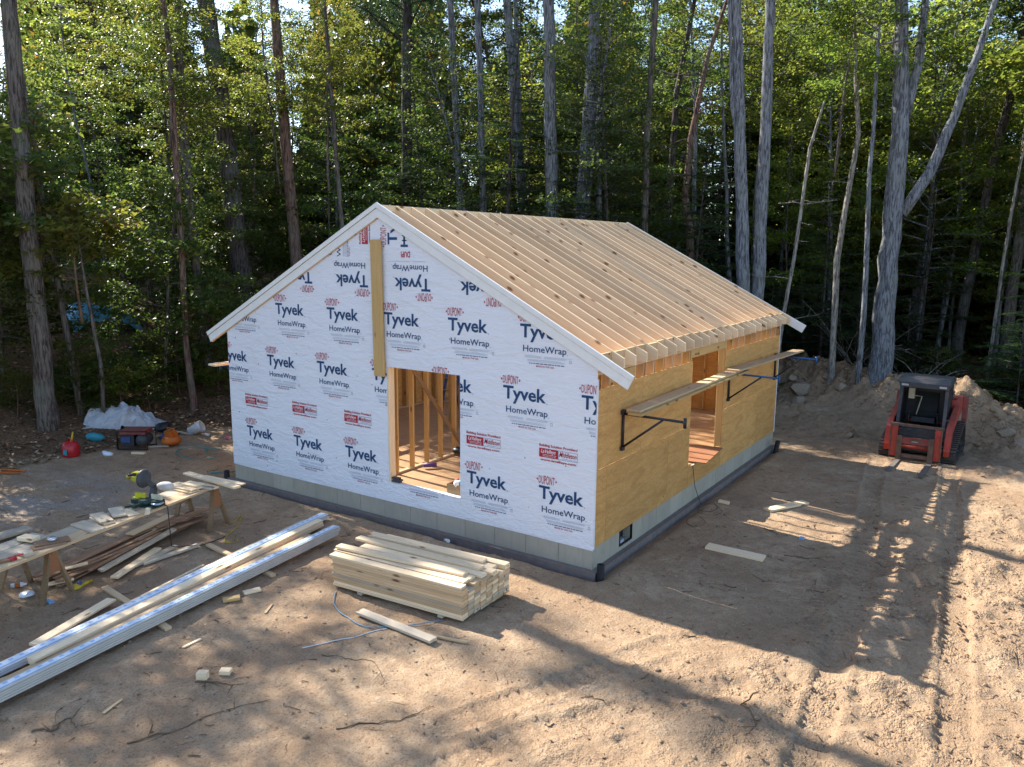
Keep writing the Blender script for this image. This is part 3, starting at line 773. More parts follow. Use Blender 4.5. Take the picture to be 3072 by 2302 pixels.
bracket(5.93, ('scaffold_black', 'scaffold_blue', 'scaffold_black'), 'blue armed scaffold bracket beside the side doorway')
bracket(9.38, ('scaffold_black', 'scaffold_blue', 'scaffold_black'), 'blue armed scaffold bracket at the far end of the side wall', .98)
bracket(.33, ('scaffold_blue', 'scaffold_blue', 'scaffold_blue'), 'blue scaffold bracket on the hidden wall near the junk pile', .75, -W, -1)
def lone(name, label, cat, p, q, w, t, mat, upv=(0, 0, 1), group=None):
    return tag(board(name, p, q, w, t, mat, None, upv), label, cat, group)
GS = 'planks lying on the scaffold brackets'
lone('scaffold_plank', 'lower wide plank of the long scaffold walkway on the side wall', 'plank', (.285, .72, 2.330), (.22, 6.3, 2.330), .235, .038, 'pine_yellow', group=GS)
lone('scaffold_plank', 'top plank of the doubled walkway crossing the side doorway', 'plank', (.225, .80, 2.370), (.16, 6.05, 2.370), .235, .038, 'pine', group=GS)
lone('scaffold_plank', 'pale plank jutting past the far end of the side wall', 'plank', (.20, 5.55, 2.410), (.33, 10.32, 2.332+.02), .27, .038, 'pine', group=GS)
lone('scaffold_plank', 'plank end sticking out beyond the hidden side wall', 'plank', (-W-.58, .0, 2.345), (-W-.30, 4.2, 2.345), .26, .04, 'pine_pale', group=GS)
# doorway ramp sheet
lone('plywood_sheet', 'square plywood sheet pushed out over the side doorway sill', 'plywood', (.195, 4.77, .797), (-1.02, 4.64, .785), 1.37, .015, 'gusset_wood')
lone('plywood_sheet', 'lower plywood sheet under the one on the doorway sill', 'plywood', (.175, 4.80, .780), (-1.0, 4.70, .768), 1.35, .012, 'plywood')
m = MB(); m.prism([(.015, 3.88), (.05, 3.92), (.045, 4.3), (.015, 4.32)], .752, .757, axis=2); tag(m.build('wrap_scrap', 'pine_pale'), 'pale scrap tucked under the plywood sheet at the doorway sill', 'scrap')

# ------------------------------------------------------------------ items inside the front doorway
t = thing('carton', 'open cardboard carton of fixings on the front door sill', 'box', (-2.75, .22, ZFL))
m = MB(); a = .15
m.box((-2.90, .10, ZFL+.004), (-2.58, .35, ZFL+.010))
for lo, hi in (((-2.90, .10, ZFL+.01), (-2.58, .106, .83)), ((-2.90, .344, ZFL+.01), (-2.58, .35, .83)), ((-2.90, .1065, ZFL+.01), (-2.894, .3435, .83)), ((-2.586, .1065, ZFL+.01), (-2.58, .3435, .83))): m.box(lo, hi)
m.build('carton_body', 'cardboard', t)
for i, (c, q) in enumerate((('label_teal', (-2.66, .2, .86)), ('print_red', (-2.79, .25, .84)), ('paper_white', (-2.72, .16, .83)))):
    m = MB(); m.blob(q, .065, i, 0, 2, .15); tag(m.build('packet', c), ('teal packet poking out of the carton on the sill', 'red packet poking out of the carton on the sill', 'white packet poking out of the carton on the sill')[i], 'packet', 'packets in the carton')
m = MB(); m.tube([(-4.2, 1.02, ZFL+.07), (-4.02, 1.2, ZFL+.07)], .04, 10); tag(m.build('sealant_tube', 'purple_plastic'), 'purple tube lying by the stud wall plate inside', 'tube')
m = MB(); m.blob((-4.3, 2.25, ZFL+.10), .13, 3, 0, 2, .1, (1.2, 1, .55)); tag(m.build('tool_bag', 'dark_metal'), 'dark tool bag on the floor by the stud wall', 'bag')
m = MB()
for dx, dz in ((0, .02), (.03, .05), (-.02, .08)): m.box((-4.1+dx, .03, ZFL+dz-.01), (-3.93+dx, .11, ZFL+dz+.015))
tag(m.build('shim_stack', 'cab_grey'), 'small dark stack of flashing pieces at the door jamb foot', 'flashing')
t = thing('step_ladder', 'blue step ladder standing open deep inside the house', 'ladder', (-6.1, 4.4, ZFL))
for dx in (-.2, .2):
    m = MB(); m.bar((-6.1+dx, 4.1, ZFL), (-6.1+dx*.8, 4.45, 2.3), .03, .07); m.build('rail', 'scaffold_blue', t)
    m = MB(); m.bar((-6.1+dx, 4.95, ZFL), (-6.1+dx*.8, 4.5, 2.3), .03, .05); m.build('rail', 'scaffold_blue', t)
for k in range(5):
    m = MB(); z = ZFL+.28*(k+1); y = 4.1+.35*(z-ZFL)/1.64; m.box((-6.28, y-.04, z), (-5.92, y+.05, z+.025)); m.build('step', 'bright_metal', t)

# ------------------------------------------------------------------ tracked loader
def build_loader():
    t = thing('track_loader', 'red compact track loader with pallet forks lowered to the ground', 'loader', (3.2, 11.42, -.13), math.radians(-2.))
    R = wmat(t)
    def P(name, m, mats, par=None): return m.build(name, mats, par or t, R)
    def rail(pts, r): # closed belt path, rounded
        out = []
        n = len(pts)
        for i in range(n):
            (y0, z0, r0), (y1, z1, r1) = pts[i], pts[(i+1) % n]
            d = Vector((y1-y0, z1-z0)); Ld = d.length; a = math.atan2(d.y, d.x)
            off = math.asin((r0-r1)/Ld); an = a-math.pi/2-off*1
            out.append((i, an))
        path = []
        for i in range(n):
            a0 = out[i-1][1]; a1 = out[i][1]
            while a1 < a0: a1 += 2*math.pi
            y, z, r = pts[i]; k = max(3, int((a1-a0)/.2))
            for q in range(k+1):
                a = a0+(a1-a0)*q/k; path.append((y+r*math.cos(a), z+r*math.sin(a)))
        return path
    path = rail([(-.72, .20, .18), (.78, .20, .18), (.52, .60, .21)], 0)
    for s in (-1, 1):
        xc = s*.64; xa, xb = xc-.19, xc+.19
        tr = MB(); n = len(path)
        inner = []
        for i in range(n):
            p0 = Vector(path[i-1]); p1 = Vector(path[(i+1) % n]); d = (p1-p0).normalized(); nn = Vector((d.y, -d.x)); inner.append(Vector(path[i])-nn*.035)
        vs = []; fs = []
        for (y, z), q in zip(path, inner): vs += [(xa, y, z), (xb, y, z), (xb, q.x, q.y), (xa, q.x, q.y)]
        for i in range(n):
            j = (i+1) % n
            for k in range(4): fs.append((i*4+k, i*4+(k+1) % 4, j*4+(k+1) % 4, j*4+k))
        tr.add(vs, fs); track = P('track', tr, 'rubber')
        # treads every 9 cm round the belt
        acc = 0.; last = -1.; P0 = [Vector(p) for p in path]; me = None
        cl = MB(); cl.box((-.19, -.022, -.002), (.19, .022, .028)); cme = cl.mesh('tread_bar', 'rubber')
        for i in range(n):
            a, b = P0[i], P0[(i+1) % n]; dl = (b-a).length; q = 0.
            while True:
                nxt = .0 if last < 0 else last+.094
                if nxt > acc+dl: break
                f = (nxt-acc)/dl if dl else 0; p = a.lerp(b, f); d = (b-a).normalized(); nn = Vector((d.y, -d.x)); last = nxt
                Mx = Matrix(((1, 0, 0), (0, d.x, nn.x), (0, d.y, nn.y))).to_4x4(); Mx.translation = Vector((xc, p.x, p.y))
                link('tread_bar', cme, track, R @ Mx)
            acc += dl
        for (y, z, r) in ((-.72, .20, .135), (.78, .20, .135), (.52, .60, .165), (-.36, .10, .08), (.0, .10, .08), (.36, .10, .08)):
            m = MB(); Mx = Matrix.Translation((xc, y, z)) @ Matrix.Rotation(math.pi/2, 4, 'Y')
            m.lathe([(0, -.13), (r*.4, -.13), (r*.5, -.10), (r, -.10), (r, .10), (r*.5, .10), (r*.4, .13), (0, .13)], 16, 0, Mx); P('road_wheel', m, 'dark_metal', track)
        m = MB(); m.box((xc-.10, -.66, .13), (xc+.10, .72, .27)); m.prism([(-.3, .27), (.62, .27), (.52, .52), (.3, .52)], xc-.06, xc+.06, axis=0); P('track_frame', m, 'dark_metal')
    m = MB(); m.prism([(-.78, .22), (-.70, .16), (.86, .18), (.98, .34), (.98, .74), (-.78, .74)], -.43, .43, axis=0); P('chassis', m, 'cab_grey')
    # engine hood at the back
    m = MB(); m.prism([(.30, .74), (1.04, .70), (1.06, 1.16), (.92, 1.32), (.30, 1.36)], -.60, .60, axis=0); P('engine_hood', m, 'red_paint')
    m = MB(); m.box((-.2, .4, 1.36), (.2, .85, 1.40)); P('hood_grille', m, 'black_plastic')
    # cab posts and roof
    for s in (-1, 1):
        m = MB(); m.bar((s*.50, -.66, .62), (s*.49, -.50, 1.86), .07, .08); P('cab_post', m, 'cab_grey')
        m = MB(); m.bar((s*.50, .34, .74), (s*.49, .34, 1.86), .06, .07); P('cab_post', m, 'cab_grey')
        m = MB(); m.box((s*.50-.012, -.56, .66), (s*.50+.012, .30, 1.79)); P('side_panel', m, 'dark_metal')
        for k in range(7):
            m = MB(); z = 1.08+k*.10; m.bar((s*.518, -.58+.0126*k*.9, z), (s*.518, .30, z), .01, .012); P('side_guard_bar', m, 'dark_metal')
    m = MB(); m.prism([(-.60, 1.80), (-.60, 1.86), (-.52, 1.945), (-.30, 1.985), (.20, 1.975), (.42, 1.93), (.44, 1.84)], -.555, .555, axis=0); roof = P('cab_roof', m, 'cab_grey')
    m = MB(); m.box((-.53, -.625, 1.74), (.53, -.55, 1.855)); P('cab_header', m, 'cab_grey')
    for s in (-1, 1):
        m = MB(); m.box((s*.41-.075, -.645, 1.775), (s*.41+.075, -.62, 1.82)); P('work_light', m, 'lamp_glass')
    m = MB(); m.box((-.53, .275, .8), (.53, .29, 1.60)); P('rear_bulkhead', m, 'dark_metal')
    # seat, headrest, levers, floor
    m = MB(); m.prism([(-.35, .86), (.16, .80), (.16, .92), (-.32, .98)], -.25, .25, axis=0); m.prism([(.10, .9), (.22, .9), (.33, 1.5), (.24, 1.53), (.10, 1.1)], -.24, .24, axis=0); P('seat', m, 'seat_vinyl')
    m = MB(); m.box((-.38, -.2, 1.40), (-.25, -.08, 1.66)); P('extinguisher', m, 'cream_plastic')
    m = MB(); m.tube([(-.25, -.14, 1.47), (-.1, -.05, 1.45), (-.18, -.15, 1.0)], .014, 6); P('lap_bar', m, 'cream_plastic')
    for s in (-1, 1):
        m = MB(); m.tube([(s*.33, -.38, .8), (s*.31, -.36, 1.06)], .018, 8); m.blob((s*.31, -.36, 1.09), .04, 1, 0, 1, 0); P('control_lever', m, 'black_plastic')
    m = MB(); m.box((-.43, -.66, .55), (.43, .3, .62)); P('cab_floor', m, 'black_plastic')
    m = MB(); m.box((-.42, -.74, .60), (.42, -.70, .72)); P('step', m, 'dark_metal')
    # lift arms
    for s in (-1, 1):
        prof = [(1.00, 1.36), (1.10, 1.22), (1.04, 1.10), (.30, 1.02), (-.62, .74), (-.80, .30), (-.98, .22), (-1.02, .36), (-.90, .78), (-.72, .92), (.20, 1.22), (.80, 1.44)]
        m = MB(); m.prism(prof, s*.645-.06, s*.645+.06, axis=0); P('lift_arm', m, 'red_paint')
        m = MB(); m.prism([(1.02, .74), (1.10, 1.2), (1.0, 1.40), (.86, 1.40), (.78, .74)], s*.76-.05, s*.76+.05, axis=0); P('rear_tower', m, 'red_dusty')
        m = MB(); m.tube([(s*.56, .6, .80), (s*.56, -.2, .98)], .04, 10); m.tube([(s*.56, -.1, .96), (s*.56, -.62, 1.02)], .024, 8, 0); P('lift_cylinder', m, 'dark_metal')
    m = MB(); m.tube([(-.6, .66, 1.40), (.6, .66, 1.40)], .05, 10); P('arm_crossmember', m, 'red_dusty')
    m = MB(); m.tube([(-.56, -.94, .34), (.56, -.94, .34)], .05, 10); P('arm_crossmember', m, 'red_paint')
    # fork carriage
    y0 = -1.10
    for s in (-1, 1):
        m = MB(); m.prism([(y0-.05, .12), (y0+.05, .12), (y0+.06, .86), (y0-.0, .90), (y0-.05, .86)], s*.50-.10, s*.50+.03, axis=0) if s > 0 else m.prism([(y0-.05, .12), (y0+.05, .12), (y0+.06, .86), (y0-.0, .90), (y0-.05, .86)], s*.50-.03, s*.50+.10, axis=0)
        P('carriage_upright', m, 'red_paint')
        m = MB(); m.box((s*.545-.012, y0-.07, .10), (s*.545+.012, y0-.052, .90)); P('carriage_edge', m, 'rusty_steel')
    m = MB(); m.box((-.57, y0-.05, .87), (.57, y0+.01, .93)); P('carriage_rail', m, 'rusty_steel')
    m = MB(); m.box((-.40, y0-.045, .45), (.40, y0+.045, .60)); P('carriage_beam', m, 'red_dusty')
    m = MB(); m.box((-.40, y0-.045, .12), (.40, y0+.03, .20)); P('carriage_beam', m, 'rusty_steel')
    for k in range(5):
        m = MB(); x = -.28+k*.14; m.box((x-.008, y0-.02, .605), (x+.008, y0-.004, .868)); P('guard_bar', m, 'dark_metal')
    m = MB(); m.box((-.395, y0-.036, .72), (.395, y0-.022, .735)); P('guard_bar', m, 'dark_metal')
    m = MB(); m.box((-.12, y0-.058, .50), (.12, y0-.046, .57)); P('name_plate', m, 'rusty_steel')
    m = MB(); m.box((-.08, y0-.0615, .51), (.06, y0-.0585, .53)); P('plate_stripe', m, 'bright_metal')
    for s, ty in ((-1, -1.15), (1, -1.22)):
        x = s*.34
        m = MB(); m.box((x-.055, y0-.10, .06), (x+.055, y0-.055, .64)); P('fork_shank', m, 'rusty_steel')
        m = MB(); m.prism([(x-.055, y0-.056), (x+.055, y0-.056), (x+.055, y0+ty-.1), (x+.035, y0+ty-.16), (x-.035, y0+ty-.16), (x-.055, y0+ty-.1)], .022, .058, axis=2); P('fork', m, 'worn_steel')
build_loader()

# ------------------------------------------------------------------ lumber stack in front of the house
ORDN = ['first', 'second', 'third', 'fourth', 'fifth', 'sixth', 'seventh', 'eighth', 'ninth', 'tenth', 'eleventh', 'twelfth', 'thirteenth', 'fourteenth', 'fifteenth', 'sixteenth', 'seventeenth']
def build_stack():
    o = Vector((-.70, -2.37, 0)); ex = Vector((-2.275, -.17, 0)).normalized(); ey = Vector((.02, 1.13, 0)).normalized(); z0 = gz(-1.5, -2)+.015
    G = 'pine boards in the lumber stack by the wrapped wall'
    for s in (.35, 1.75):
        p = o+ex*s+ey*.0; q = p+ey*1.1
        lone('bearer', 'short bearer under the lumber stack end nearest the '+('house corner' if s < 1 else 'trim boards'), 'bearer', (p.x, p.y, z0+.02), (q.x, q.y, z0+.02), .089, .038, 'pine_grey', group='bearers under the lumber stack')
    z0 += .042; rr = random.Random(3)
    for lay in range(11):
        for c in range(8):
            if lay == 10 and c in (1, 6): continue
            dx = rr.uniform(-.012, .012); Lb = 2.25+rr.uniform(-.015, .02)
            p = o+ex*dx+ey*(c*.1405+.07); q = p+ex*Lb; z = z0+lay*.0385+.019
            lone('lumber_board', 'stacked pine board, %s layer up, %s from the long front face of the stack' % (ORDN[lay], ORDN[c]), 'board', (p.x, p.y, z), (q.x, q.y, z), .139, .0375, ('pine', 'pine', 'pine_pale', 'pine_grey')[rr.randrange(4)], group=G)
    zt = z0+11*.0385
    for (c, dx, dz, Lb, tw, lab) in ((0, .02, 1, 2.29, .0, 'front top board along the long face of the lumber stack'), (1.15, .10, 1, 2.3, .008, 'second loose board on the lumber stack behind its front top board'),
                                      (2.2, .10, 1, 2.22, -.01, 'lower loose board under the crossways plank on the lumber stack'), (2.25, .22, 2, 2.18, -.055, 'raised loose plank slanting across the middle of the lumber stack'),
                                      (3.4, .03, 1, 2.15, .0, 'loose board behind the slanting plank on the lumber stack'), (4.3, .16, 2, 2.25, .012, 'long bright board on the upper layer of the lumber stack'),
                                      (4.6, -.02, 1, 2.2, .0, 'board whose end steps out under the bright upper board'), (5.6, .08, 1, 2.2, .0, 'loose board near the house side of the lumber stack'),
                                      (6.0, .28, 2, 2.1, .01, 'topmost board on the house side of the lumber stack'), (6.9, -.01, 1, 2.2, 0., 'last loose board on the house edge of the lumber stack')):
        p = o+ex*dx+ey*(c*.1405+.07); d = (ex+ey*tw).normalized(); q = p+d*Lb; z = zt+(dz-1)*.039+.0195+(.0005 if dz == 1 else .001)
        lone('lumber_board', lab, 'board', (p.x, p.y, z), (q.x, q.y, z+(.01 if tw < -.02 else 0)), .139, .0375, 'pine_pale', group='loose boards on top of the lumber stack')
build_stack()

# ------------------------------------------------------------------ long trim boards on bearers
def build_trim():
    GB = 'bearers under the long trim boards'
    for y, lab in ((-4.68, 'bearer end poking out under the white trim boards, nearer the camera'), (-2.78, 'bearer end poking out under the white trim boards, nearer the house')):
        xa = -3.60-.128*(y+6.766)*1.0; xa = -3.552-(y+6.766)*.128+.10
        z = gz(xa, y)+.022; lone('bearer', lab, 'bearer', (xa, y, z), (xa-1.9, y+.22, z), .089, .042, 'pine', group=GB)
    def run(p, q, n, w, t, mat, lab, grp, z0, film=False, cat='trim board', jit=.01):
        rr = random.Random(int(abs(p[0])*1000))
        for k in range(n):
            d = (Vector((*q, 0))-Vector((*p, 0))).normalized(); j = rr.uniform(-jit, jit)*3; sd = Vector((-d.y, d.x, 0))*rr.uniform(-jit, jit)*.4
            a = Vector((*p, z0+k*(t+.004)+t/2))+d*j+sd; b = Vector((*q, z0+k*(t+.004)+t/2))+d*j+sd
            o = lone('trim_board' if cat == 'trim board' else 'lumber_board', lab[1] if (k == n-1) else lab[0]+(', %s from the ground' % ORDN[k] if n > 2 else ''), cat, a, b, w, t, mat, group=grp)
            if k == n-1 and film:
                Lb = (b-a).length; m = MB(); m.box((.02, -w*.20, t/2+.0015), (Lb-.01, w*.30, t/2+.003)); M0 = frame_mat(a, b-a)
                f = m.build('film_strip', 'film_pale', o, M0)
                m = MB(); m.box((.01, -w*.36, t/2+.0015), (Lb-.02, -w*.27, t/2+.003)); m.build('film_edge', 'blue_film', o, M0)
                mk = MB(); mk.box((0, w*.04, 0), (.05, w*.26, .0012)); me = mk.mesh('print_mark', 'mark_blue')
                u = .1
                while u < Lb-.1:
                    link('print_mark', me, f, M0 @ Matrix.Translation((u, 0, t/2+.0035))); u += .13
    zb = -.045
    run((-3.46, -8.3), (-4.41, -1.06), 5, .15, .0255, 'primed_board', ('white trim board in the stacked run nearest the lumber stack', 'top white trim board with blue printed film nearest the lumber stack'), 'white trim boards stacked in the front run', zb, True)
    run((-3.66, -8.3), (-4.56, -1.5), 2, .14, .037, 'pine', ('lower pine board between the two runs of trim', 'upper pine board between the two runs of trim'), 'pine boards between the trim runs', zb, cat='board')
    run((-4.06, -6.2), (-4.93, -.96), 3, .14, .037, 'pine_pale', ('pine board under the pair beside the rear trim run', 'top pine board beside the rear run of film covered trim'), 'pine boards beside the rear trim run', zb, cat='board')
    run((-4.07, -7.6), (-5.18, -.62), 3, .17, .0255, 'white_pvc', ('white trim board under the rear film covered run', 'top white trim board with blue printed film in the rear run'), 'white trim boards in the rear run', zb, True)
    run((-4.33, -6.6), (-5.32, -.95), 1, .17, .03, 'pine_grey', ('x', 'wide grey pine board along the back edge of the trim runs'), 'boards behind the trim runs', zb-.02, cat='board')
    lone('lumber_board', 'tapered board end jutting out behind the trim runs', 'board', (-4.52, -5.95, .0), (-4.97, -4.72, .0), .15, .03, 'pine_pale')
    lone('lumber_board', 'thin lath lying behind the trim runs toward the debris', 'board', (-4.78, -4.9, -.09), (-5.13, -3.17, -.07), .05, .02, 'pine_pale')
    lone('wedge_block', 'cut wedge at the camera end of the pine pair', 'offcut', (-4.05, -6.65, gz(-4.05, -6.6)+.06), (-4.0, -6.3, gz(-4., -6.3)+.06), .16, .09, 'pine_grey')
build_trim()

# ------------------------------------------------------------------ sawhorse table
def build_table():
    u = Vector((.218, -.976, 0)).normalized(); n = Vector((-.976, -.218, 0)).normalized()
    zt = .66
    def horse(c, half, label):
        t = thing('sawhorse', label, 'sawhorse', (c.x, c.y, -.12), 0, 'sawhorses under the plank table')
        a, b = c+n*half, c-n*half; z = zt-.04-.0
        m = MB(); m.bar((a.x, a.y, z-.045), (b.x, b.y, z-.045), .038, .088); m.build('top_beam', 'horse_wood', t)
        for s in (-1, 1):
            e = c+n*(half-.06)*s
            gu = []
            for q in (-1, 1):
                ft = e+n*.06*s+u*.24*q; m = MB(); zz = gz(ft.x, ft.y)
                m.bar((e.x+u.x*.028*q, e.y+u.y*.028*q, z-.01), (ft.x, ft.y, zz-.01), .085, .036, 0, (u.x*q, u.y*q, .3)); m.build('leg', 'horse_wood', t)
            ee = e+n*.035*s
            Mx = Matrix((u, n*s, Vector((0, 0, 1)))).transposed().to_4x4(); Mx.translation = Vector((ee.x, ee.y, 0))
            m = MB(); m.prism([(-.06, z-.06), (.06, z-.06), (.15, z-.36), (-.15, z-.36)], .004, .016, axis=1, M=Mx); m.build('gusset', 'gusset_wood', t)
    horse(Vector((-6.86, -1.99, 0)), .40, 'sawhorse under the table end nearest the house')
    horse(Vector((-6.30, -5.08, 0)), .42, 'sawhorse with a drink bottle lying under it')
    o = Vector((-6.49, -1.78, 0))
    def plank(off, s0, s1, w, lab, mat, z=zt-.02):
        p = o+n*off+u*s0; q = o+n*off+u*s1
        lone('table_plank', lab, 'plank', (p.x, p.y, z), (q.x, q.y, z), w, .038, mat, group='planks forming the work table')
    plank(.143, .0, 6.4, .284, 'front plank of the long work table on sawhorses', 'pine')
    plank(.432, .45, 6.4, .284, 'middle plank of the long work table on sawhorses', 'pine_grey')
    plank(.720, 3.0, 6.4, .27, 'rear plank of the work table, short and grey', 'pine_grey')
    lone('lumber_board', 'grey board lying on the ground beyond the work table end', 'board', (-8.9, -3.95, -.02), (-8.75, -6.1, -.02), .28, .04, 'pine_grey')
    # offcuts on the table
    def cut(c, d, Lb, w, lab, mat='pine_pale', z=zt, t=.02, name='offcut'):
        c = Vector((c[0], c[1], 0)); d = Vector((math.cos(d), math.sin(d), 0))
        p, q = c-d*Lb/2, c+d*Lb/2; lone(name, lab, 'offcut', (p.x, p.y, z+t/2+.001), (q.x, q.y, z+t/2+.001), w, t, mat, group='board offcuts on the work table')
    cut((-6.72, -1.84), -.02, 1.50, .14, 'long board laid crossways on the table end nearest the house', 'pine_pale', zt+.022, .036)
    cut((-6.62, -1.66), .10, 1.0, .11, 'second crossways board beside the long one at the table end', 'pine_pale', zt, .02)
    cut((-6.77, -2.33), .12, .62, .26, 'wide bright offcut in the pile between the saw and the table end', 'pine_pale', zt+.023)
    cut((-6.74, -2.40), .05, .66, .22, 'lowest wide offcut in the pile beside the saw', 'pine', zt)
    cut((-6.70, -2.22), .15, .34, .2, 'top offcut of the pile beside the saw', 'pine_pale', zt+.046, .03)
    cut((-6.55, -2.06), .10, .5, .11, 'narrow offcut lying by the crossways boards', 'pine_pale', zt, .03)
    cut((-6.42, -2.12), .25, .22, .12, 'small block of board near the front table edge', 'pine_grey', zt, .03)
    cut((-6.19, -4.33), .02, .58, .21, 'largest wide offcut lying flat in the middle of the table', 'pine_grey', zt, .032)
    cut((-6.33, -4.04), -.08, .48, .17, 'lower offcut of the fanned pile in the middle of the table', 'pine_pale', zt, .025)
    cut((-6.36, -4.03), -.22, .5, .2, 'upper offcut of the fanned pile in the middle of the table', 'pine_grey', zt+.026, .025)
    cut((-6.43, -3.74), -.38, .46, .2, 'tilted offcut on the fanned pile nearest the saw', 'pine_grey', zt+.02, .025)
    cut((-6.33, -3.62), -.05, .36, .17, 'offcut half under the tilted one near the saw', 'pine_pale', zt, .018)
    cut((-6.16, -3.40), -.62, .34, .075, 'thin lath poking over the front table edge by the saw', 'pine_pale', zt+.001, .012)
    cut((-6.33, -5.10), .3, .26, .15, 'thick bright block near the camera end of the table', 'pine_pale', zt+.02, .055)
    cut((-6.36, -5.05), .5, .32, .18, 'thin offcut under the bright block on the table', 'pine_grey', zt, .018)
    cut((-5.84, -5.38), .15, .17, .12, 'small grey block at the front table edge', 'pine_grey', zt, .05)
    cut((-6.01, -4.94), 1.25, .44, .22, 'brown shingle offcut with the tape measure on it', 'cedar', zt+.014, .012)
    cut((-5.94, -5.02), 1.32, .42, .2, 'brown shingle offcut under the one with the tape measure', 'cedar', zt, .012)
    cut((-5.84, -5.72), 1.3, .34, .10, 'brown stick at the camera end of the table', 'cedar', zt, .03)
    m = MB(); m.lathe([(0, 0), (.055, 0), (.06, .012), (.06, .035), (.05, .045), (0, .045)], 16, 0, Matrix.Translation((-6.02, -4.93, zt+.028))); tag(m.build('tape_measure', 'bright_metal'), 'round silver tape measure on a brown offcut', 'tape measure')
    m = MB(); m.box((-5.83, -5.60, zt+.002), (-5.75, -5.52, zt+.04)); m.box((-5.81, -5.53, zt+.04), (-5.77, -5.42, zt+.052)); tag(m.build('chalk_line', 'print_red'), 'red chalk line reel on the front table edge', 'chalk line')
    # sliding mitre saw
    t = thing('mitre_saw', 'dark green and yellow mitre saw on the plank table', 'saw', (-6.48, -3.22, zt))
    Mx = Matrix.Translation((-6.48, -3.22, zt+.002)) @ Matrix.Rotation(math.radians(-72), 4, 'Z')
    def P(name, m, mat): return m.build(name, mat, t, Mx)
    m = MB(); m.box((-.12, -.26, 0), (.14, .26, .02)); m.box((-.12, -.26, .02), (.05, -.10, .085)); m.box((-.12, .10, .02), (.05, .26, .085)); P('saw_base', m, 'saw_green')
    m = MB(); m.lathe([(0, .02), (.12, .02), (.12, .09), (.0, .09)], 20); m.box((.05, -.03, .03), (.30, .03, .075)); P('turntable', m, 'saw_green')
    for s in (-1, 1):
        m = MB(); m.box((-.07, s*.16-.10, .086), (-.045, s*.16+.10, .17)); P('fence', m, 'saw_yellow' if s < 0 else 'cream_plastic')
    m = MB(); m.box((-.10, -.28, .086), (.0, -.14, .10)); P('side_plate', m, 'saw_yellow')
    m = MB(); m.bar((-.13, .0, .05), (-.20, .0, .27), .09, .07); m.bar((-.2, 0, .25), (-.02, -.06, .43), .07, .08); P('saw_arm', m, 'cab_grey')
    m = MB(); Mh = Matrix.Translation((-.02, -.03, .43)) @ Matrix.Rotation(math.pi/2, 4, 'X'); m.lathe([(0, -.02), (.14, -.02), (.15, 0), (.15, .03), (.12, .05), (0, .05)], 20, 0, Mh); P('blade_guard', m, 'cab_grey')
    m = MB(); Mh = Matrix.Translation((-.02, -.045, .41)) @ Matrix.Rotation(math.pi/2, 4, 'X'); m.lathe([(.0, -.002), (.127, -.002), (.127, .002), (0, .002)], 24, 0, Mh); P('saw_blade', m, 'bright_metal')
    m = MB(); Mh = Matrix.Translation((-.03, -.09, .42)) @ Matrix.Rotation(math.pi/2, 4, 'X'); m.lathe([(0, 0), (.07, 0), (.075, .05), (.06, .15), (.045, .17), (0, .17)], 16, 0, Mh); P('motor', m, 'saw_yellow')
    m = MB(); m.tube([(.06, -.10, .5), (.10, -.16, .52), (.10, -.25, .48), (.04, -.27, .43)], .024, 8); m.box((-.02, -.17, .49), (.09, -.06, .55)); P('handle', m, 'saw_yellow')
    m = MB(); m.tube([(.10, -.08, .53), (.14, -.18, .52), (.07, -.24, .52)], .022, 8); P('grip', m, 'black_plastic')
    m = MB(); m.blob((-.22, .20, .26), .10, 5, 0, 2, .08, (.8, 1.75, .85)); P('dust_bag', m, 'bag_cloth')
    m = MB(); m.lathe([(0, -.12), (.10, -.12), (.10, -.11), (0, -.11)], 16, 0, Matrix.Translation((.02, .23, .17))); P('clamp_plate', m, 'bright_metal')
    m = MB(); m.prism([(.08, -.18), (.2, -.26), (.24, -.22), (.14, -.12)], .004, .025, axis=2); P('foot', m, 'saw_green')
build_table()

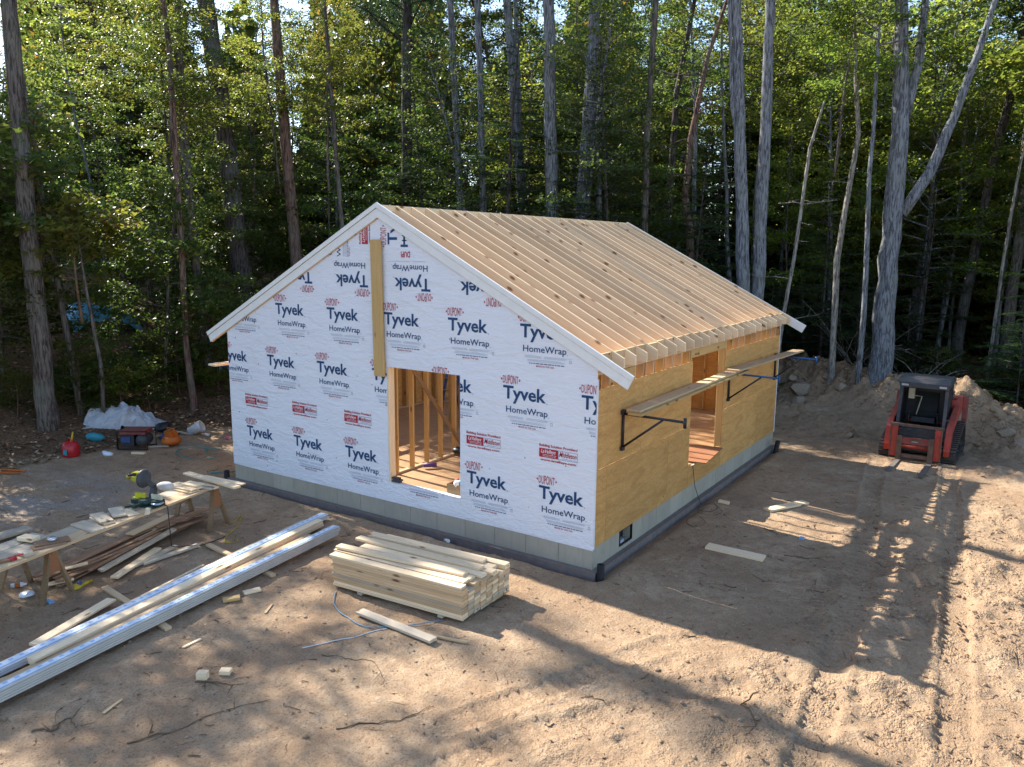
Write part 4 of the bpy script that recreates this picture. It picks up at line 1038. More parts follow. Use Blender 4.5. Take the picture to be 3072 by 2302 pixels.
# ------------------------------------------------------------------ scrap pile under the table
def build_scrap():
    rr = random.Random(9); G = 'brown scrap boards in the pile under the work table'
    for k in range(17):
        f = k/16; a = Vector((-6.72+.55*f+rr.uniform(-.015, .015), -4.85+.25*f+rr.uniform(-.25, .35), 0)); Lb = rr.uniform(1.3, 2.3); d = Vector((-.235+.10*rr.uniform(-1, 1), 1, 0)).normalized()
        b = a+d*Lb; z = -.09+.022*(k % 4)+rr.uniform(0, .01)
        lone('scrap_board', 'thin brown scrap board under the table, %s in from the forest side of the pile' % ORDN[k], 'board', (a.x, a.y, z+rr.uniform(0, .03)), (b.x, b.y, z+rr.uniform(0, .05)), rr.choice((.07, .1, .14)), .018, 'cedar', group=G)
    for k in range(9):
        a = Vector((-7.2+rr.uniform(-.1, .45), -3.3+rr.uniform(-.2, .7), 0)); d = Vector((-.12+.2*rr.uniform(-1, 1), 1, 0)).normalized(); b = a+d*rr.uniform(.5, 1.2); z = .0+.02*(k % 4)
        lone('scrap_board', 'short scrap board at the pile end below the saw, %s of nine' % ORDN[k], 'board', (a.x, a.y, z), (b.x, b.y, z+.02), rr.choice((.1, .14, .18)), .018, ('cedar', 'pine', 'cedar')[k % 3], group=G)
    def s(lab, p, q, w, t, mat): lone('scrap_board', lab, 'board', p, q, w, t, mat, group='pale boards thrown beside the scrap pile')
    s('long pale two by four lying over the edge of the scrap pile', (-6.10, -4.25, -.02), (-6.62, -2.68, .05), .10, .04, 'pine_grey')
    s('pale board crossing under the long two by four with a black mark', (-5.78, -4.22, -.06), (-6.28, -3.2, -.05), .13, .035, 'pine_pale')
    s('short pale board lying between the two outer scrap boards', (-5.97, -3.80, -.07), (-6.17, -2.95, -.06), .09, .035, 'pine_grey')
    s('outermost pale board with a rounded end by the scrap pile', (-5.98, -3.66, -.085), (-5.97, -2.68, -.085), .10, .038, 'pine_grey')
    s('pinkish board sticking up from the scrap pile toward the saw', (-6.55, -4.75, .02), (-6.35, -4.3, .06), .10, .02, 'pine_pale')
    s('small pale triangle of board under the near sawhorse', (-6.35, -4.95, -.06), (-6.2, -4.6, -.05), .12, .02, 'pine_pale')
    # litter by the near sawhorse
    t = thing('drink_bottle', 'clear drink bottle with orange label lying under the near sawhorse', 'bottle', (-6.62, -5.19, -.1))
    m = MB(); m.lathe([(0, 0), (.035, 0), (.036, .13), (.015, .18), (.014, .2), (0, .2)], 12, 0, Matrix.Translation((-6.70, -5.24, -.06)) @ Matrix.Rotation(math.radians(60), 4, 'Z') @ Matrix.Rotation(math.pi/2, 4, 'Y')); m.build('bottle_body', 'film_pale', t)
    m = MB(); m.lathe([(.037, .05), (.0375, .12)], 12, 0, Matrix.Translation((-6.70, -5.24, -.06)) @ Matrix.Rotation(math.radians(60), 4, 'Z') @ Matrix.Rotation(math.pi/2, 4, 'Y')); m.build('bottle_label', 'orange_plastic', t)
    m = MB(); m.blob((-6.28, -5.2, -.09), .08, 8, 0, 2, .4, (1.4, 1, .5)); tag(m.build('crumpled_wrapper', 'film_pale'), 'crumpled pale wrapper by the near sawhorse leg', 'wrapper')
    m = MB(); m.box((-5.92, -5.16, -.125), (-5.78, -5.09, -.10)); tag(m.build('blue_packet', 'blue_film'), 'small bright blue packet on the dirt by the sawhorse', 'packet')
    t = thing('hand_drill', 'yellow and black cordless tool on the ground by the scrap pile', 'tool', (-5.95, -4.6, -.1))
    m = MB(); m.blob((-5.93, -4.68, -.08), .06, 2, 0, 2, .2, (1, 1.2, .7)); m.tube([(-5.93, -4.62, -.07), (-5.99, -4.45, -.08)], .025, 8); m.build('tool_body', 'yellow_plastic', t)
    m = MB(); m.tube([(-6.02, -4.62, -.06), (-5.9, -4.66, -.02)], .03, 8); m.build('battery', 'blue_dark', t)
    m = MB(); m.box((2.20, 3.50, -.13), (2.28, 3.58, -.09)); tag(m.build('blue_packet', 'blue_film'), 'blue wrapper lying near the roof shadow on the dirt', 'wrapper')
build_scrap()

# ------------------------------------------------------------------ loose boards on the dirt
def ground_board(lab, a, b, w, t, mat, lift=.0, name='loose_board', cat='board', group=None):
    za, zb = gz(*a), gz(*b); zm = gz((a[0]+b[0])/2, (a[1]+b[1])/2); d = max(0, zm-(za+zb)/2)
    return lone(name, lab, cat, (a[0], a[1], za+t/2+d+.004+lift), (b[0], b[1], zb+t/2+d+.004+lift), w, t, mat, group=group)
ground_board('weathered two by six lying on the dirt before the lumber stack', (-2.015, -2.93), (-.665, -3.0), .14, .04, 'pine_grey', .02)
ground_board('thin pale stick poking out beside the weathered two by six', (-.98, -2.92), (-.316, -2.76), .035, .03, 'pine', name='pale_stick', cat='stick')
ground_board('pale board with three marks alone in the house shadow', (1.02, 2.19), (1.97, 2.23), .235, .04, 'pine_pale')
ground_board('pale board angled on the dirt toward the loader', (1.33, 4.63), (1.80, 5.60), .19, .04, 'pine_pale')
ground_board('tiny square offcut on the dirt below the side doorway', (.40, 4.55), (.60, 4.56), .12, .04, 'pine_pale', name='offcut', cat='offcut')
G1 = 'offcuts scattered on the dirt in front of the trim boards'
ground_board('cube like offcut standing with a split face near the twigs', (-2.38, -5.18), (-2.28, -5.12), .09, .09, 'pine_pale', name='offcut', cat='offcut', group=G1)
ground_board('smaller block beside the split offcut', (-2.28, -4.95), (-2.18, -4.88), .10, .05, 'pine_pale', name='offcut', cat='offcut', group=G1)
ground_board('yellowish block near the trim boards', (-3.85, -3.76), (-3.72, -3.57), .12, .04, 'pine_yellow', name='offcut', cat='offcut', group=G1)
ground_board('pale flat offcut beside the yellowish block', (-3.84, -3.42), (-3.74, -3.2), .12, .03, 'pine_pale', name='offcut', cat='offcut', group=G1)
ground_board('thin splinter of wood nearest the bottom edge', (-2.616, -6.16), (-2.69, -5.91), .035, .012, 'pine', name='splinter', cat='splinter', group=G1)
ground_board('thin splinter of wood between the trim boards and the twigs', (-3.144, -4.855), (-3.15, -4.6), .04, .015, 'pine_pale', name='splinter', cat='splinter', group=G1)
ground_board('thin splinter of wood near the blue strap', (-3.095, -3.64), (-3.245, -3.4), .035, .012, 'pine', name='splinter', cat='splinter', group=G1)
def ground_tube(name, label, cat, pts, r, mat, n=6, lift=.0):
    P_ = [(x, y, gz(x, y)+r*.7+lift) for x, y in pts]
    # smooth
    out = []
    for i in range(len(P_)-1):
        p0 = Vector(P_[max(i-1, 0)]); p1 = Vector(P_[i]); p2 = Vector(P_[i+1]); p3 = Vector(P_[min(i+2, len(P_)-1)])
        for k in range(6):
            u = k/6; q = .5*((2*p1)+(p2-p0)*u+(2*p0-5*p1+4*p2-p3)*u*u+(3*p1-p0-3*p2+p3)*u**3); q.z = max(q.z, gz(q.x, q.y)+r*.5+lift); out.append(q)
    out.append(Vector(P_[-1])); m = MB(); m.tube(out, r, n); return tag(m.build(name, mat), label, cat)
ground_tube('plastic_strap', 'loose blue packing strap curling out from the lumber stack', 'strap', [(-2.80, -2.62), (-2.571, -2.878), (-2.296, -3.028), (-2.109, -3.081), (-1.852, -3.15), (-1.62, -3.14), (-1.4, -2.98), (-1.2, -2.8), (-1.0, -2.45)], .007, 'strap_blue', 5, .01)
ground_tube('wire', 'thin pale wire trailing from under the weathered two by six', 'wire', [(-1.95, -4.0), (-1.872, -3.837), (-1.74, -3.62), (-1.615, -3.389), (-1.521, -3.192), (-1.411, -3.05)], .007, 'paper_white', 5, .005)
ground_tube('yellow_cord', 'yellow extension cord running over the dirt to the saw table', 'cord', [(-6.5, -1.74), (-6.55, -1.5), (-6.7, -1.25), (-6.42, -1.5), (-6.2, -1.75), (-5.96, -2.15), (-5.75, -2.3), (-5.65, -2.15), (-5.8, -2.05)], .009, 'cord_yellow', 5)
t = MB(); t.tube([(-6.38, -3.05, .69), (-6.12, -3.08, .66), (-6.1, -3.08, .3), (-6.12, -3.06, -.02), (-6.06, -3.02, -.03), (-5.98, -2.85, -.05), (-5.9, -2.6, -.09), (-5.95, -2.3, -.1), (-5.97, -2.15, -.1)], .008, 5); tag(t.build('saw_cord', 'black_plastic'), 'black saw power cord hanging from the table to the ground', 'cord')
ground_tube('cable_coil', 'tangled dark cable coiled at the foundation below the doorway', 'cable', [(.12, 4.25), (.2, 4.0), (.42, 3.9), (.5, 4.2), (.3, 4.4), (.16, 4.1), (.3, 3.75), (.55, 3.8), (.62, 4.1), (.35, 4.3), (.25, 3.6), (.3, 3.1), (.5, 2.95), (.62, 3.2), (.4, 3.5)], .0045, 'stick', 5)
t = MB(); t.tube([(.012, 4.05, .745), (.03, 4.06, .6), (.06, 4.1, .3), (.1, 4.22, .05), (.16, 4.25, -.1)], .006, 5); tag(t.build('hanging_cable', 'black_plastic'), 'dark cable hanging from the doorway sill to the coil', 'cable')
ground_tube('orange_cord', 'orange cord heaped on the ground at the edge of the clearing', 'cord', [(-13.6, -2.9), (-13.2, -2.5), (-12.8, -2.2), (-13.1, -2.35), (-13.4, -2.7), (-13.0, -2.55), (-12.75, -2.35), (-13.2, -2.75), (-13.5, -2.6)], .016, 'cord_orange', 6, .02)
ground_tube('teal_hose', 'teal air hose looping from the compressor to the house', 'hose', [(-12.2, 1.1), (-11.7, 1.5), (-11.2, 1.2), (-10.6, 1.0), (-10.9, .6), (-11.7, .7), (-11.9, 1.2), (-10.9, 1.6), (-9.8, 1.0), (-9.2, .5), (-9.6, .15), (-9.0, .2)], .010, 'hose_teal', 6)
m = MB(); m.tube([(-2.79, -.09, gz(-2.79, -.1)+.04), (-2.60, -.24, gz(-2.6, -.24)+.035)], .03, 12); tag(m.build('white_pipe_offcut', 'white_pvc'), 'short white plastic pipe lying by the foundation', 'pipe')
def drain(label, x, y, h, lean=(0, 0), r=.055):
    t = thing('drain_pipe', label, 'drain pipe', (x, y, -.15), 0, 'black corrugated drain stubs at the house corners')
    m = MB(); prof = []
    k = 0; z = -.1
    while z < h: prof += [(r, z), (r*1.08, z+.008), (r*1.08, z+.016), (r, z+.02)]; z += .024
    prof += [(r*.86, z), (r*.84, z-.1), (0, z-.1)]
    Mx = Matrix.Translation((x, y, -.12)) @ Matrix((( 1, 0, lean[0], 0), (0, 1, lean[1], 0), (0, 0, 1, 0), (0, 0, 0, 1)))
    m.lathe(prof, 18, 0, Mx); m.build('pipe_stub', 'black_plastic', t)
drain('black corrugated drain stub standing at the near foundation corner', .165, -.045, .25)
drain('black corrugated drain stub leaning at the far foundation corner', .20, 9.25, .30, (.1, .25))
drain('black corrugated drain stub beside the corner near the saw table', -8.75, -.04, .22)

# ------------------------------------------------------------------ junk at the clearing edge
def build_junk():
    def Z(x, y): return gz(x, y)
    t = thing('gas_can', 'red fuel can with a yellow spout at the clearing edge', 'fuel can', (-13.3, -.95, Z(-13.3, -.95)))
    x, y, z = -13.3, -.95, Z(-13.3, -.95)
    m = MB(); m.lathe([(0, 0), (.17, 0), (.19, .04), (.19, .25), (.14, .34), (.06, .37), (.0, .37)], 18, 0, Matrix.Translation((x, y, z))); m.tube([(x-.1, y-.0, z+.34), (x-.05, y, z+.42), (x+.08, y, z+.42), (x+.12, y, z+.33)], .02, 8); m.build('can_body', 'gas_red', t)
    m = MB(); m.tube([(x+.06, y, z+.36), (x+.12, y+.02, z+.60)], [.03, .015], 8); m.build('spout', 'yellow_plastic', t)
    m = MB(); m.box((x+.03, y-.195, z+.08), (x+.15, y-.165, z+.2)); m.build('can_label', 'label_teal', t)
    x, y = -12.85, .42; z = Z(x, y)
    t = thing('generator', 'black framed portable generator before the white plastic heap', 'generator', (x, y, z), .6)
    R = wmat(t)
    for a in (-.24, .24):
        m = MB(); m.tube([(-.36, a, .04), (-.36, a, .48), (.36, a, .48), (.36, a, .04), (-.36, a, .04)], .02, 8); m.build('frame_tube', 'black_plastic', t, R)
    m = MB(); m.box((-.3, -.2, .10), (.02, .2, .38)); m.build('alternator', 'dark_metal', t, R)
    m = MB(); m.lathe([(0, -.2), (.14, -.2), (.16, -.1), (.16, .1), (.12, .2), (0, .2)], 14, 0, Matrix.Translation((.18, 0, .24)) @ Matrix.Rotation(math.pi/2, 4, 'X')); m.build('engine', 'cab_grey', t, R)
    m = MB(); m.prism([(-.22, .40), (.22, .40), (.20, .50), (-.20, .50)], -.31, .31, axis=0); m.build('fuel_tank', 'red_dusty', t, R)
    m = MB(); m.box((-.28, -.225, .2), (-.06, -.202, .34)); m.build('outlet_panel', 'blue_dark', t, R)
    x, y = -12.35, 1.02; z = Z(x, y)
    t = thing('air_compressor', 'orange pancake air compressor beside the generator', 'compressor', (x, y, z))
    m = MB(); m.lathe([(0, .05), (.16, .05), (.24, .12), (.24, .18), (.16, .25), (0, .25)], 18, 0, Matrix.Translation((x, y, z))); m.build('tank', 'orange_plastic', t)
    m = MB(); m.box((x-.13, y-.1, z+.25), (x+.13, y+.1, z+.38)); m.tube([(x-.16, y, z+.25), (x-.14, y, z+.45), (x+.14, y, z+.45), (x+.16, y, z+.25)], .016, 8); m.build('pump_cover', 'orange_plastic', t)
    x, y = -12.9, 2.1; z = Z(x, y)
    t = thing('bucket', 'white plastic bucket tipped over at the clearing edge', 'bucket', (x, y, z))
    Mx = Matrix.Translation((x, y, z+.15)) @ Matrix.Rotation(math.radians(35), 4, 'Z') @ Matrix.Rotation(math.radians(62), 4, 'Y')
    m = MB(); m.lathe([(0, -.19), (.125, -.19), (.148, .17), (.152, .18), (.14, .18), (.118, -.17), (0, -.17)], 20, 0, Mx); m.build('bucket_body', 'bucket_white', t)
    m = MB(); m.lathe([(.15, .12), (.162, .125), (.162, .14), (.15, .145)], 20, 0, Mx); m.build('rim', 'bucket_white', t)
    # polythene heap: crumpled sheet over a low pile
    nx, ny = 90, 60; U, V = np.meshgrid(np.linspace(-1, 1, nx), np.linspace(-1, 1, ny), indexing='ij')
    d = Vector((.62, .78)); n2 = Vector((-.78, .62)); wob = fbm(U, V, 1.5, 3, 17)
    X = -14.9+d.x*U*.95+n2.x*V*.5+wob*.2; Y = 1.35+d.y*U*.95+n2.y*V*.5
    env = np.clip(1-(np.abs(U)**2.4+np.abs(V)**2.2)*(1+.5*wob), 0, 1)**.6
    cr = np.abs(fbm(U*1.25, V*.75, 2.2, 4, 27)); Z_ = ground_h(X, Y, False)+.02+env*(.30+.42*cr+.35*fbm(U, V, 1.4, 2, 37))+.05*np.abs(fbm(U, V, 7, 3, 47))
    m = MB(); vs = np.stack([X+.1*fbm(U, V, 3, 3, 57), Y+.1*fbm(U, V, 3, 3, 67), Z_], -1).reshape(-1, 3).tolist()
    m.add(vs, [(i*ny+j, (i+1)*ny+j, (i+1)*ny+j+1, i*ny+j+1) for i in range(nx-1) for j in range(ny-1)])
    tag(m.build('plastic_sheeting', 'polythene'), 'crumpled heap of translucent white sheeting at the clearing edge', 'plastic sheeting')
    rr = random.Random(12)
    junk = [('dark_metal', 'dark box tipped among the junk beside the sheeting', (-13.9, 1.75), .2, 'toolbox'), ('label_teal', 'teal bag in the junk before the sheeting', (-14.2, .1), .16, 'bag'), ('blue_dark', 'dark blue bag beside the compressor', (-13.0, 1.3), .17, 'bag'), ('paper_white', 'white scrap bag behind the generator', (-13.4, .9), .14, 'bag'),
            ('paper_white', 'crumpled white scrap beside the bucket', (-12.6, 2.2), .07, 'wrapper'), ('film_pale', 'pale bluish wrapper near the fuel can', (-12.8, -.4), .1, 'wrapper'), ('pink_plastic', 'pinkish wrapper on the dirt near the house corner', (-11.9, 2.3), .06, 'wrapper')]
    for k, (mt, lab, (x, y), r, cat) in enumerate(junk):
        m = MB(); m.blob((x, y, Z(x, y)+r*.5), r, k+20, 0, 2, .35, (1.3, 1, .7)); tag(m.build('junk_'+cat, mt), lab, cat)
    ground_board('white offcut on the dirt in front of the generator', (-12.45, .05), (-12.15, .2), .09, .05, 'pine_pale', name='offcut', cat='offcut')
    ground_board('plank lying between the generator and the compressor', (-12.7, .6), (-12.35, .95), .08, .04, 'pine_grey', name='loose_board')
    ground_board('rough pole leading from the junk to the bucket', (-14.2, 1.6), (-12.95, 1.95), .06, .05, 'pine_grey', name='pole', cat='pole')
    # tarp covered heap uphill
    nx, ny = 40, 22; vs = []; fs = []
    c0 = Vector((-22.4, 5.0)); d = Vector((.25, 1)).normalized(); n = Vector((-1, .25)).normalized()
    for i in range(nx):
        for j in range(ny):
            u = i/(nx-1)*2-1; v = j/(ny-1)*2-1; p = c0+d*u*1.2+n*v*.7; r = max(abs(u)**4+abs(v)**4, 0)
            hh = (.62-.12*u)*max(0, 1-r*.75)**.6
            vs.append((p.x, p.y, gz(p.x, p.y)+.03+hh+.16*float(fbm(np.array([u*1.7]), np.array([v*2.]), 1.6, 3, 6)[0])))
    for i in range(nx-1):
        for j in range(ny-1): k = i*ny+j; fs.append((k, k+ny, k+ny+1, k+1))
    m = MB(); m.add(vs, fs, 0, True); tag(m.build('blue_tarp', 'tarp'), 'bright blue tarp draped over a heap up in the woods', 'tarp')
    m = MB(); m.blob((-21.6, 8.3, gz(-21.6, 8.3)+.3), .5, 4, 0, 3, .3, (1.0, 1.5, .55)); tag(m.build('pink_cover', 'pink_plastic'), 'faded pink cover lying in the woods beside the blue tarp', 'cover')
build_junk()
# ------------------------------------------------------------------ stones, clods, twigs
def build_debris():
    rr = random.Random(31)
    rocks = [(-1.12, 16.9, .36, 'largest pale boulder on the dirt berm by the house corner'), (-.95, 16.1, .26, 'angular boulder at the foot of the dirt berm'), (.14, 16.9, .2, 'round stone halfway up the dirt berm'), (-1.9, 17.8, .22, 'stone near the berm crest by the scaffold arm'),
             (-2.3, 17.2, .17, 'small stone low on the berm by the house corner'), (-.4, 17.6, .24, 'stone near the berm crest below the leaning birch'), (1.4, 12.0, .16, 'pale stone half buried between the house and the loader'), (-1.5, 17.3, .18, 'broken stone on the slope of the berm'), (5.4, 12.5, .3, 'boulder in the dirt behind the loader track'), (4.9, 13.6, .2, 'stone on the bank behind the loader')]
    for k, (x, y, r, lab) in enumerate(rocks):
        bm = bmesh.new(); pts = [Vector((rr.gauss(0, 1), rr.gauss(0, 1), rr.gauss(0, .75))).normalized()*rr.uniform(.75, 1.05) for _ in range(22)]
        for p in pts: bm.verts.new(p)
        bmesh.ops.convex_hull(bm, input=bm.verts[:]); bmesh.ops.delete(bm, geom=[v for v in bm.verts if not v.link_faces], context='VERTS')
        me = D.meshes.new('rock'); bm.to_mesh(me); bm.free(); me.materials.append(MATS['stone'])
        o = link('rock', me, None, Matrix.Translation((x, y, gz(x, y)+r*.25)) @ Matrix.Rotation(rr.uniform(0, 6), 4, 'Z') @ Matrix.Diagonal((r*1.25, r, r*.8, 1)))
        tag(o, lab, 'rock', 'stones on the dirt berm and plot')
    # clods: deformed low polyhedra, pebbles
    def scatter(n, fn, rad, name, mat, lab, seed, flat=.7):
        g = np.random.default_rng(seed); vs = []; fs = []; k = 0
        bm = bmesh.new(); bmesh.ops.create_icosphere(bm, subdivisions=1, radius=1); base = np.array([v.co[:] for v in bm.verts]); bf = [tuple(v.index for v in f.verts) for f in bm.faces]; bm.free()
        P_ = fn(g, n); zz = ground_h(P_[:, 0], P_[:, 1])
        for (x, y), z in zip(P_, zz):
            r = rad[0]*(rad[1]/rad[0])**(g.random()**2.2); q = base*(1+.35*(g.random((len(base), 1))-.5))*r*np.array([1, g.uniform(.7, 1.2), flat])
            a = g.uniform(0, 6.28); ca, sa = math.cos(a), math.sin(a); q = np.stack([q[:, 0]*ca-q[:, 1]*sa, q[:, 0]*sa+q[:, 1]*ca, q[:, 2]], 1)+np.array([x, y, z+r*.2])
            vs.append(q); fs += [tuple(i+k for i in f) for f in bf]; k += len(base)
        me = D.meshes.new(name); me.from_pydata(np.concatenate(vs).tolist(), [], fs); me.materials.append(MATS[mat]); me.polygons.foreach_set('use_smooth', [False]*len(fs)); me.update()
        tag(link(name, me), lab, None, None, 'stuff')
    def churned(g, n):
        out = []
        while len(out) < n:
            x, y = g.uniform(-6, 7.5), g.uniform(-8, 12); w = float(churn_mask(np.array([x]), np.array([y]))[0])
            if (x > .35 or y < -.4) and g.random() < w*w+.02: out.append((x, y))
        return np.array(out)
    def berm(g, n):
        out = []
        for _ in range(n):
            i = g.integers(0, len(BERM)-1); t = g.random(); p, q = BERM[i], BERM[i+1]; out.append((p[0]+(q[0]-p[0])*t+g.normal(0, .8), p[1]+(q[1]-p[1])*t+g.normal(0, .8)-.5))
        return np.array(out)
    def allover(g, n):
        P_ = np.stack([g.uniform(-12, 7, n*2), g.uniform(-8.5, 15, n*2)], 1); m = ~((P_[:, 0] > -8.75) & (P_[:, 0] < .25) & (P_[:, 1] > -.2) & (P_[:, 1] < 10)); return P_[m][:n]
    scatter(4200, churned, (.006, .042), 'dirt_clods', 'clod', 'loose clods of dirt along the track ruts', 1)
    scatter(2200, berm, (.015, .10), 'berm_clods', 'clod', 'clods and small stones covering the dirt berm', 2)
    scatter(2600, allover, (.006, .03), 'pebbles', 'stone', 'small stones and grit strewn over the dirt', 3)
    # twigs: bent thin sticks, joined
    g = np.random.default_rng(5); m = MB()
    P_ = allover(g, 1300)
    for (x, y) in P_:
        a = g.uniform(0, 6.28); Lb = .06+.42*g.random()**2.5; n = 4; pts = []
        for k in range(n):
            pts.append((x, y, 0)); a += g.normal(0, .35); x += math.cos(a)*Lb/n; y += math.sin(a)*Lb/n
        zz = ground_h(np.array([p[0] for p in pts]), np.array([p[1] for p in pts])); r = .0025+.006*g.random()**2
        m.tube([(p[0], p[1], z+r*.8+.004) for p, z in zip(pts, zz)], [r, r, r*.9, r*.6], 4)
    m.build('twigs', 'stick', kind='stuff')['label'] = 'fine dry twigs and roots strewn over the dirt'
    def root(lab, pts, r):
        out = []
        for i in range(len(pts)-1):
            for k in range(5): u = k/5; out.append((pts[i][0]*(1-u)+pts[i+1][0]*u+g.normal(0, .012), pts[i][1]*(1-u)+pts[i+1][1]*u+g.normal(0, .012)))
        out.append(pts[-1]); N = len(out); zz = ground_h(np.array([p[0] for p in out]), np.array([p[1] for p in out])); m = MB()
        m.tube([(p[0], p[1], z+r*.6+abs(g.normal(0, .006))) for p, z in zip(out, zz)], [r*(1.1-.75*k/N)*g.uniform(.8, 1.2) for k in range(N)], 5)
        for q in range(2):
            k = int(N*(.3+.4*q)); a = g.uniform(0, 6.28); pp = [(out[k][0]+math.cos(a)*t_, out[k][1]+math.sin(a)*t_*(1+.3*t_)) for t_ in (0, .06, .13, .2)]; zz = ground_h(np.array([p[0] for p in pp]), np.array([p[1] for p in pp]))
            m.tube([(p[0], p[1], z+r*.5) for p, z in zip(pp, zz)], [r*.5, r*.45, r*.35, r*.2], 4)
        tag(m.build('dry_branch', 'stick'), lab, 'branch')
    # a few larger roots and branches one can point at
    for lab, pts, r in (('forked dry root lying near the split offcut', [(-2.35, -5.25), (-2.15, -5.1), (-1.95, -5.05), (-1.85, -4.95)], .014), ('long bent stick at the bottom edge of the plot', [(-1.95, -6.3), (-1.7, -5.9), (-1.6, -5.4), (-1.35, -5.0)], .012),
                        ('crooked root in the dirt below the trim boards', [(-2.9, -6.75), (-2.75, -6.6), (-2.85, -6.4), (-2.6, -6.45)], .016), ('thick knobbly stick on the sunny dirt before the lumber stack', [(-.35, -4.95), (-.2, -4.7), (.05, -4.45), (.2, -4.05)], .013),
                        ('long thin branch across the sunny dirt', [(-1.6, -4.0), (-1.3, -3.9), (-1.0, -3.75), (-.7, -3.9), (-.5, -4.1)], .009), ('snaking root between the track ruts', [(3.1, -1.9), (3.0, -2.2), (3.25, -2.45), (3.2, -2.75)], .013),
                        ('pale branch beside the deep track rut', [(4.9, 1.9), (5.2, 1.4), (5.45, .9), (5.5, .6)], .014), ('dark stick in the house shadow near the lone board', [(2.2, 2.6), (2.5, 2.65), (2.9, 2.9)], .012)):
        root(lab, pts, r*.6)
    P_ = allover(g, 5200); zz = ground_h(P_[:, 0], P_[:, 1]); C = np.concatenate([P_, zz[:, None]+.006], 1)
    leaf_mesh_obj('wood_chips', 'dry_leaf', C, np.random.default_rng(18), .012, .055, up=.9, kind='stuff', label='bits of bark, leaf and wood chip trodden into the dirt')
    # dry leaves over the forest floor
    n = 26000; X = -13.2-27*g.random(n)**1.4; Y = g.uniform(-6, 22, n); X2 = g.uniform(-14, 14, n//2); Y2 = g.uniform(19.5, 40, n//2)
    X = np.concatenate([X, X2]); Y = np.concatenate([Y, Y2]); Z = ground_h(X, Y, False)+.02+.05*np.random.default_rng(3).random(len(X))
    leaf_mesh_obj('leaf_litter', 'dry_leaf', np.stack([X, Y, Z], 1), np.random.default_rng(8), .075, .16, up=.75, kind='stuff', label='dry fallen leaves covering the forest floor')

# ------------------------------------------------------------------ leaves and trees
def leaf_arrays(C, g, s0, s1, up=.6, asp=.62, dirs=None, fold=.18):
    n = len(C)
    nrm = g.normal(size=(n, 3)); nrm /= np.linalg.norm(nrm, axis=1, keepdims=True); nrm = nrm*(1-up); nrm[:, 2] += up; nrm /= np.linalg.norm(nrm, axis=1, keepdims=True)
    d = g.normal(size=(n, 3)) if dirs is None else dirs+g.normal(size=(n, 3))*.35
    d -= nrm*(d*nrm).sum(1, keepdims=True); d /= np.linalg.norm(d, axis=1, keepdims=True)+1e-9
    b = np.cross(nrm, d); s = (s0+(s1-s0)*g.random((n, 1)))
    base = C-d*s*.5; tip = C+d*s*.5-nrm*s*.06; l = C+b*s*asp*.5+nrm*s*fold*.5-d*s*.05; r = C-b*s*asp*.5+nrm*s*fold*.5-d*s*.05
    V = np.stack([base, l, tip, r], 1).reshape(-1, 3)
    k = np.arange(n)[:, None]*4
    F = np.concatenate([k+np.array([[0, 2, 1]]), k+np.array([[0, 3, 2]])], 1).reshape(-1, 3)
    return V, F
def mesh_from(name, V, F, mat, tint=None, smooth=False):
    me = D.meshes.new(name); me.vertices.add(len(V)); me.vertices.foreach_set('co', V.ravel().astype(np.float32))
    me.loops.add(F.size); me.loops.foreach_set('vertex_index', F.ravel().astype(np.int32)); me.polygons.add(len(F)); me.polygons.foreach_set('loop_start', np.arange(0, F.size, F.shape[1], dtype=np.int32))
    me.update(calc_edges=True)
    if tint is not None: at = me.attributes.new('tint', 'FLOAT', 'FACE'); at.data.foreach_set('value', tint.astype(np.float32))
    if smooth: me.polygons.foreach_set('use_smooth', np.ones(len(F), bool))
    me.materials.append(MATS[mat]); return me
def leaf_mesh_obj(name, mat, C, g, s0, s1, up=.6, kind=None, label=None):
    V, F = leaf_arrays(C, g, s0, s1, up); o = link(name, mesh_from(name, V, F, mat, np.repeat(g.random(len(C)), 2))); return tag(o, label, None, None, kind)
def wander(p, d, Lb, n, g, bend=.12, grav=0.):
    pts = [np.array(p, float)]; d = np.array(d, float); d /= np.linalg.norm(d)
    for k in range(n):
        d = d+g.normal(size=3)*bend; d[2] += grav; d /= np.linalg.norm(d); pts.append(pts[-1]+d*Lb/n)
    return pts
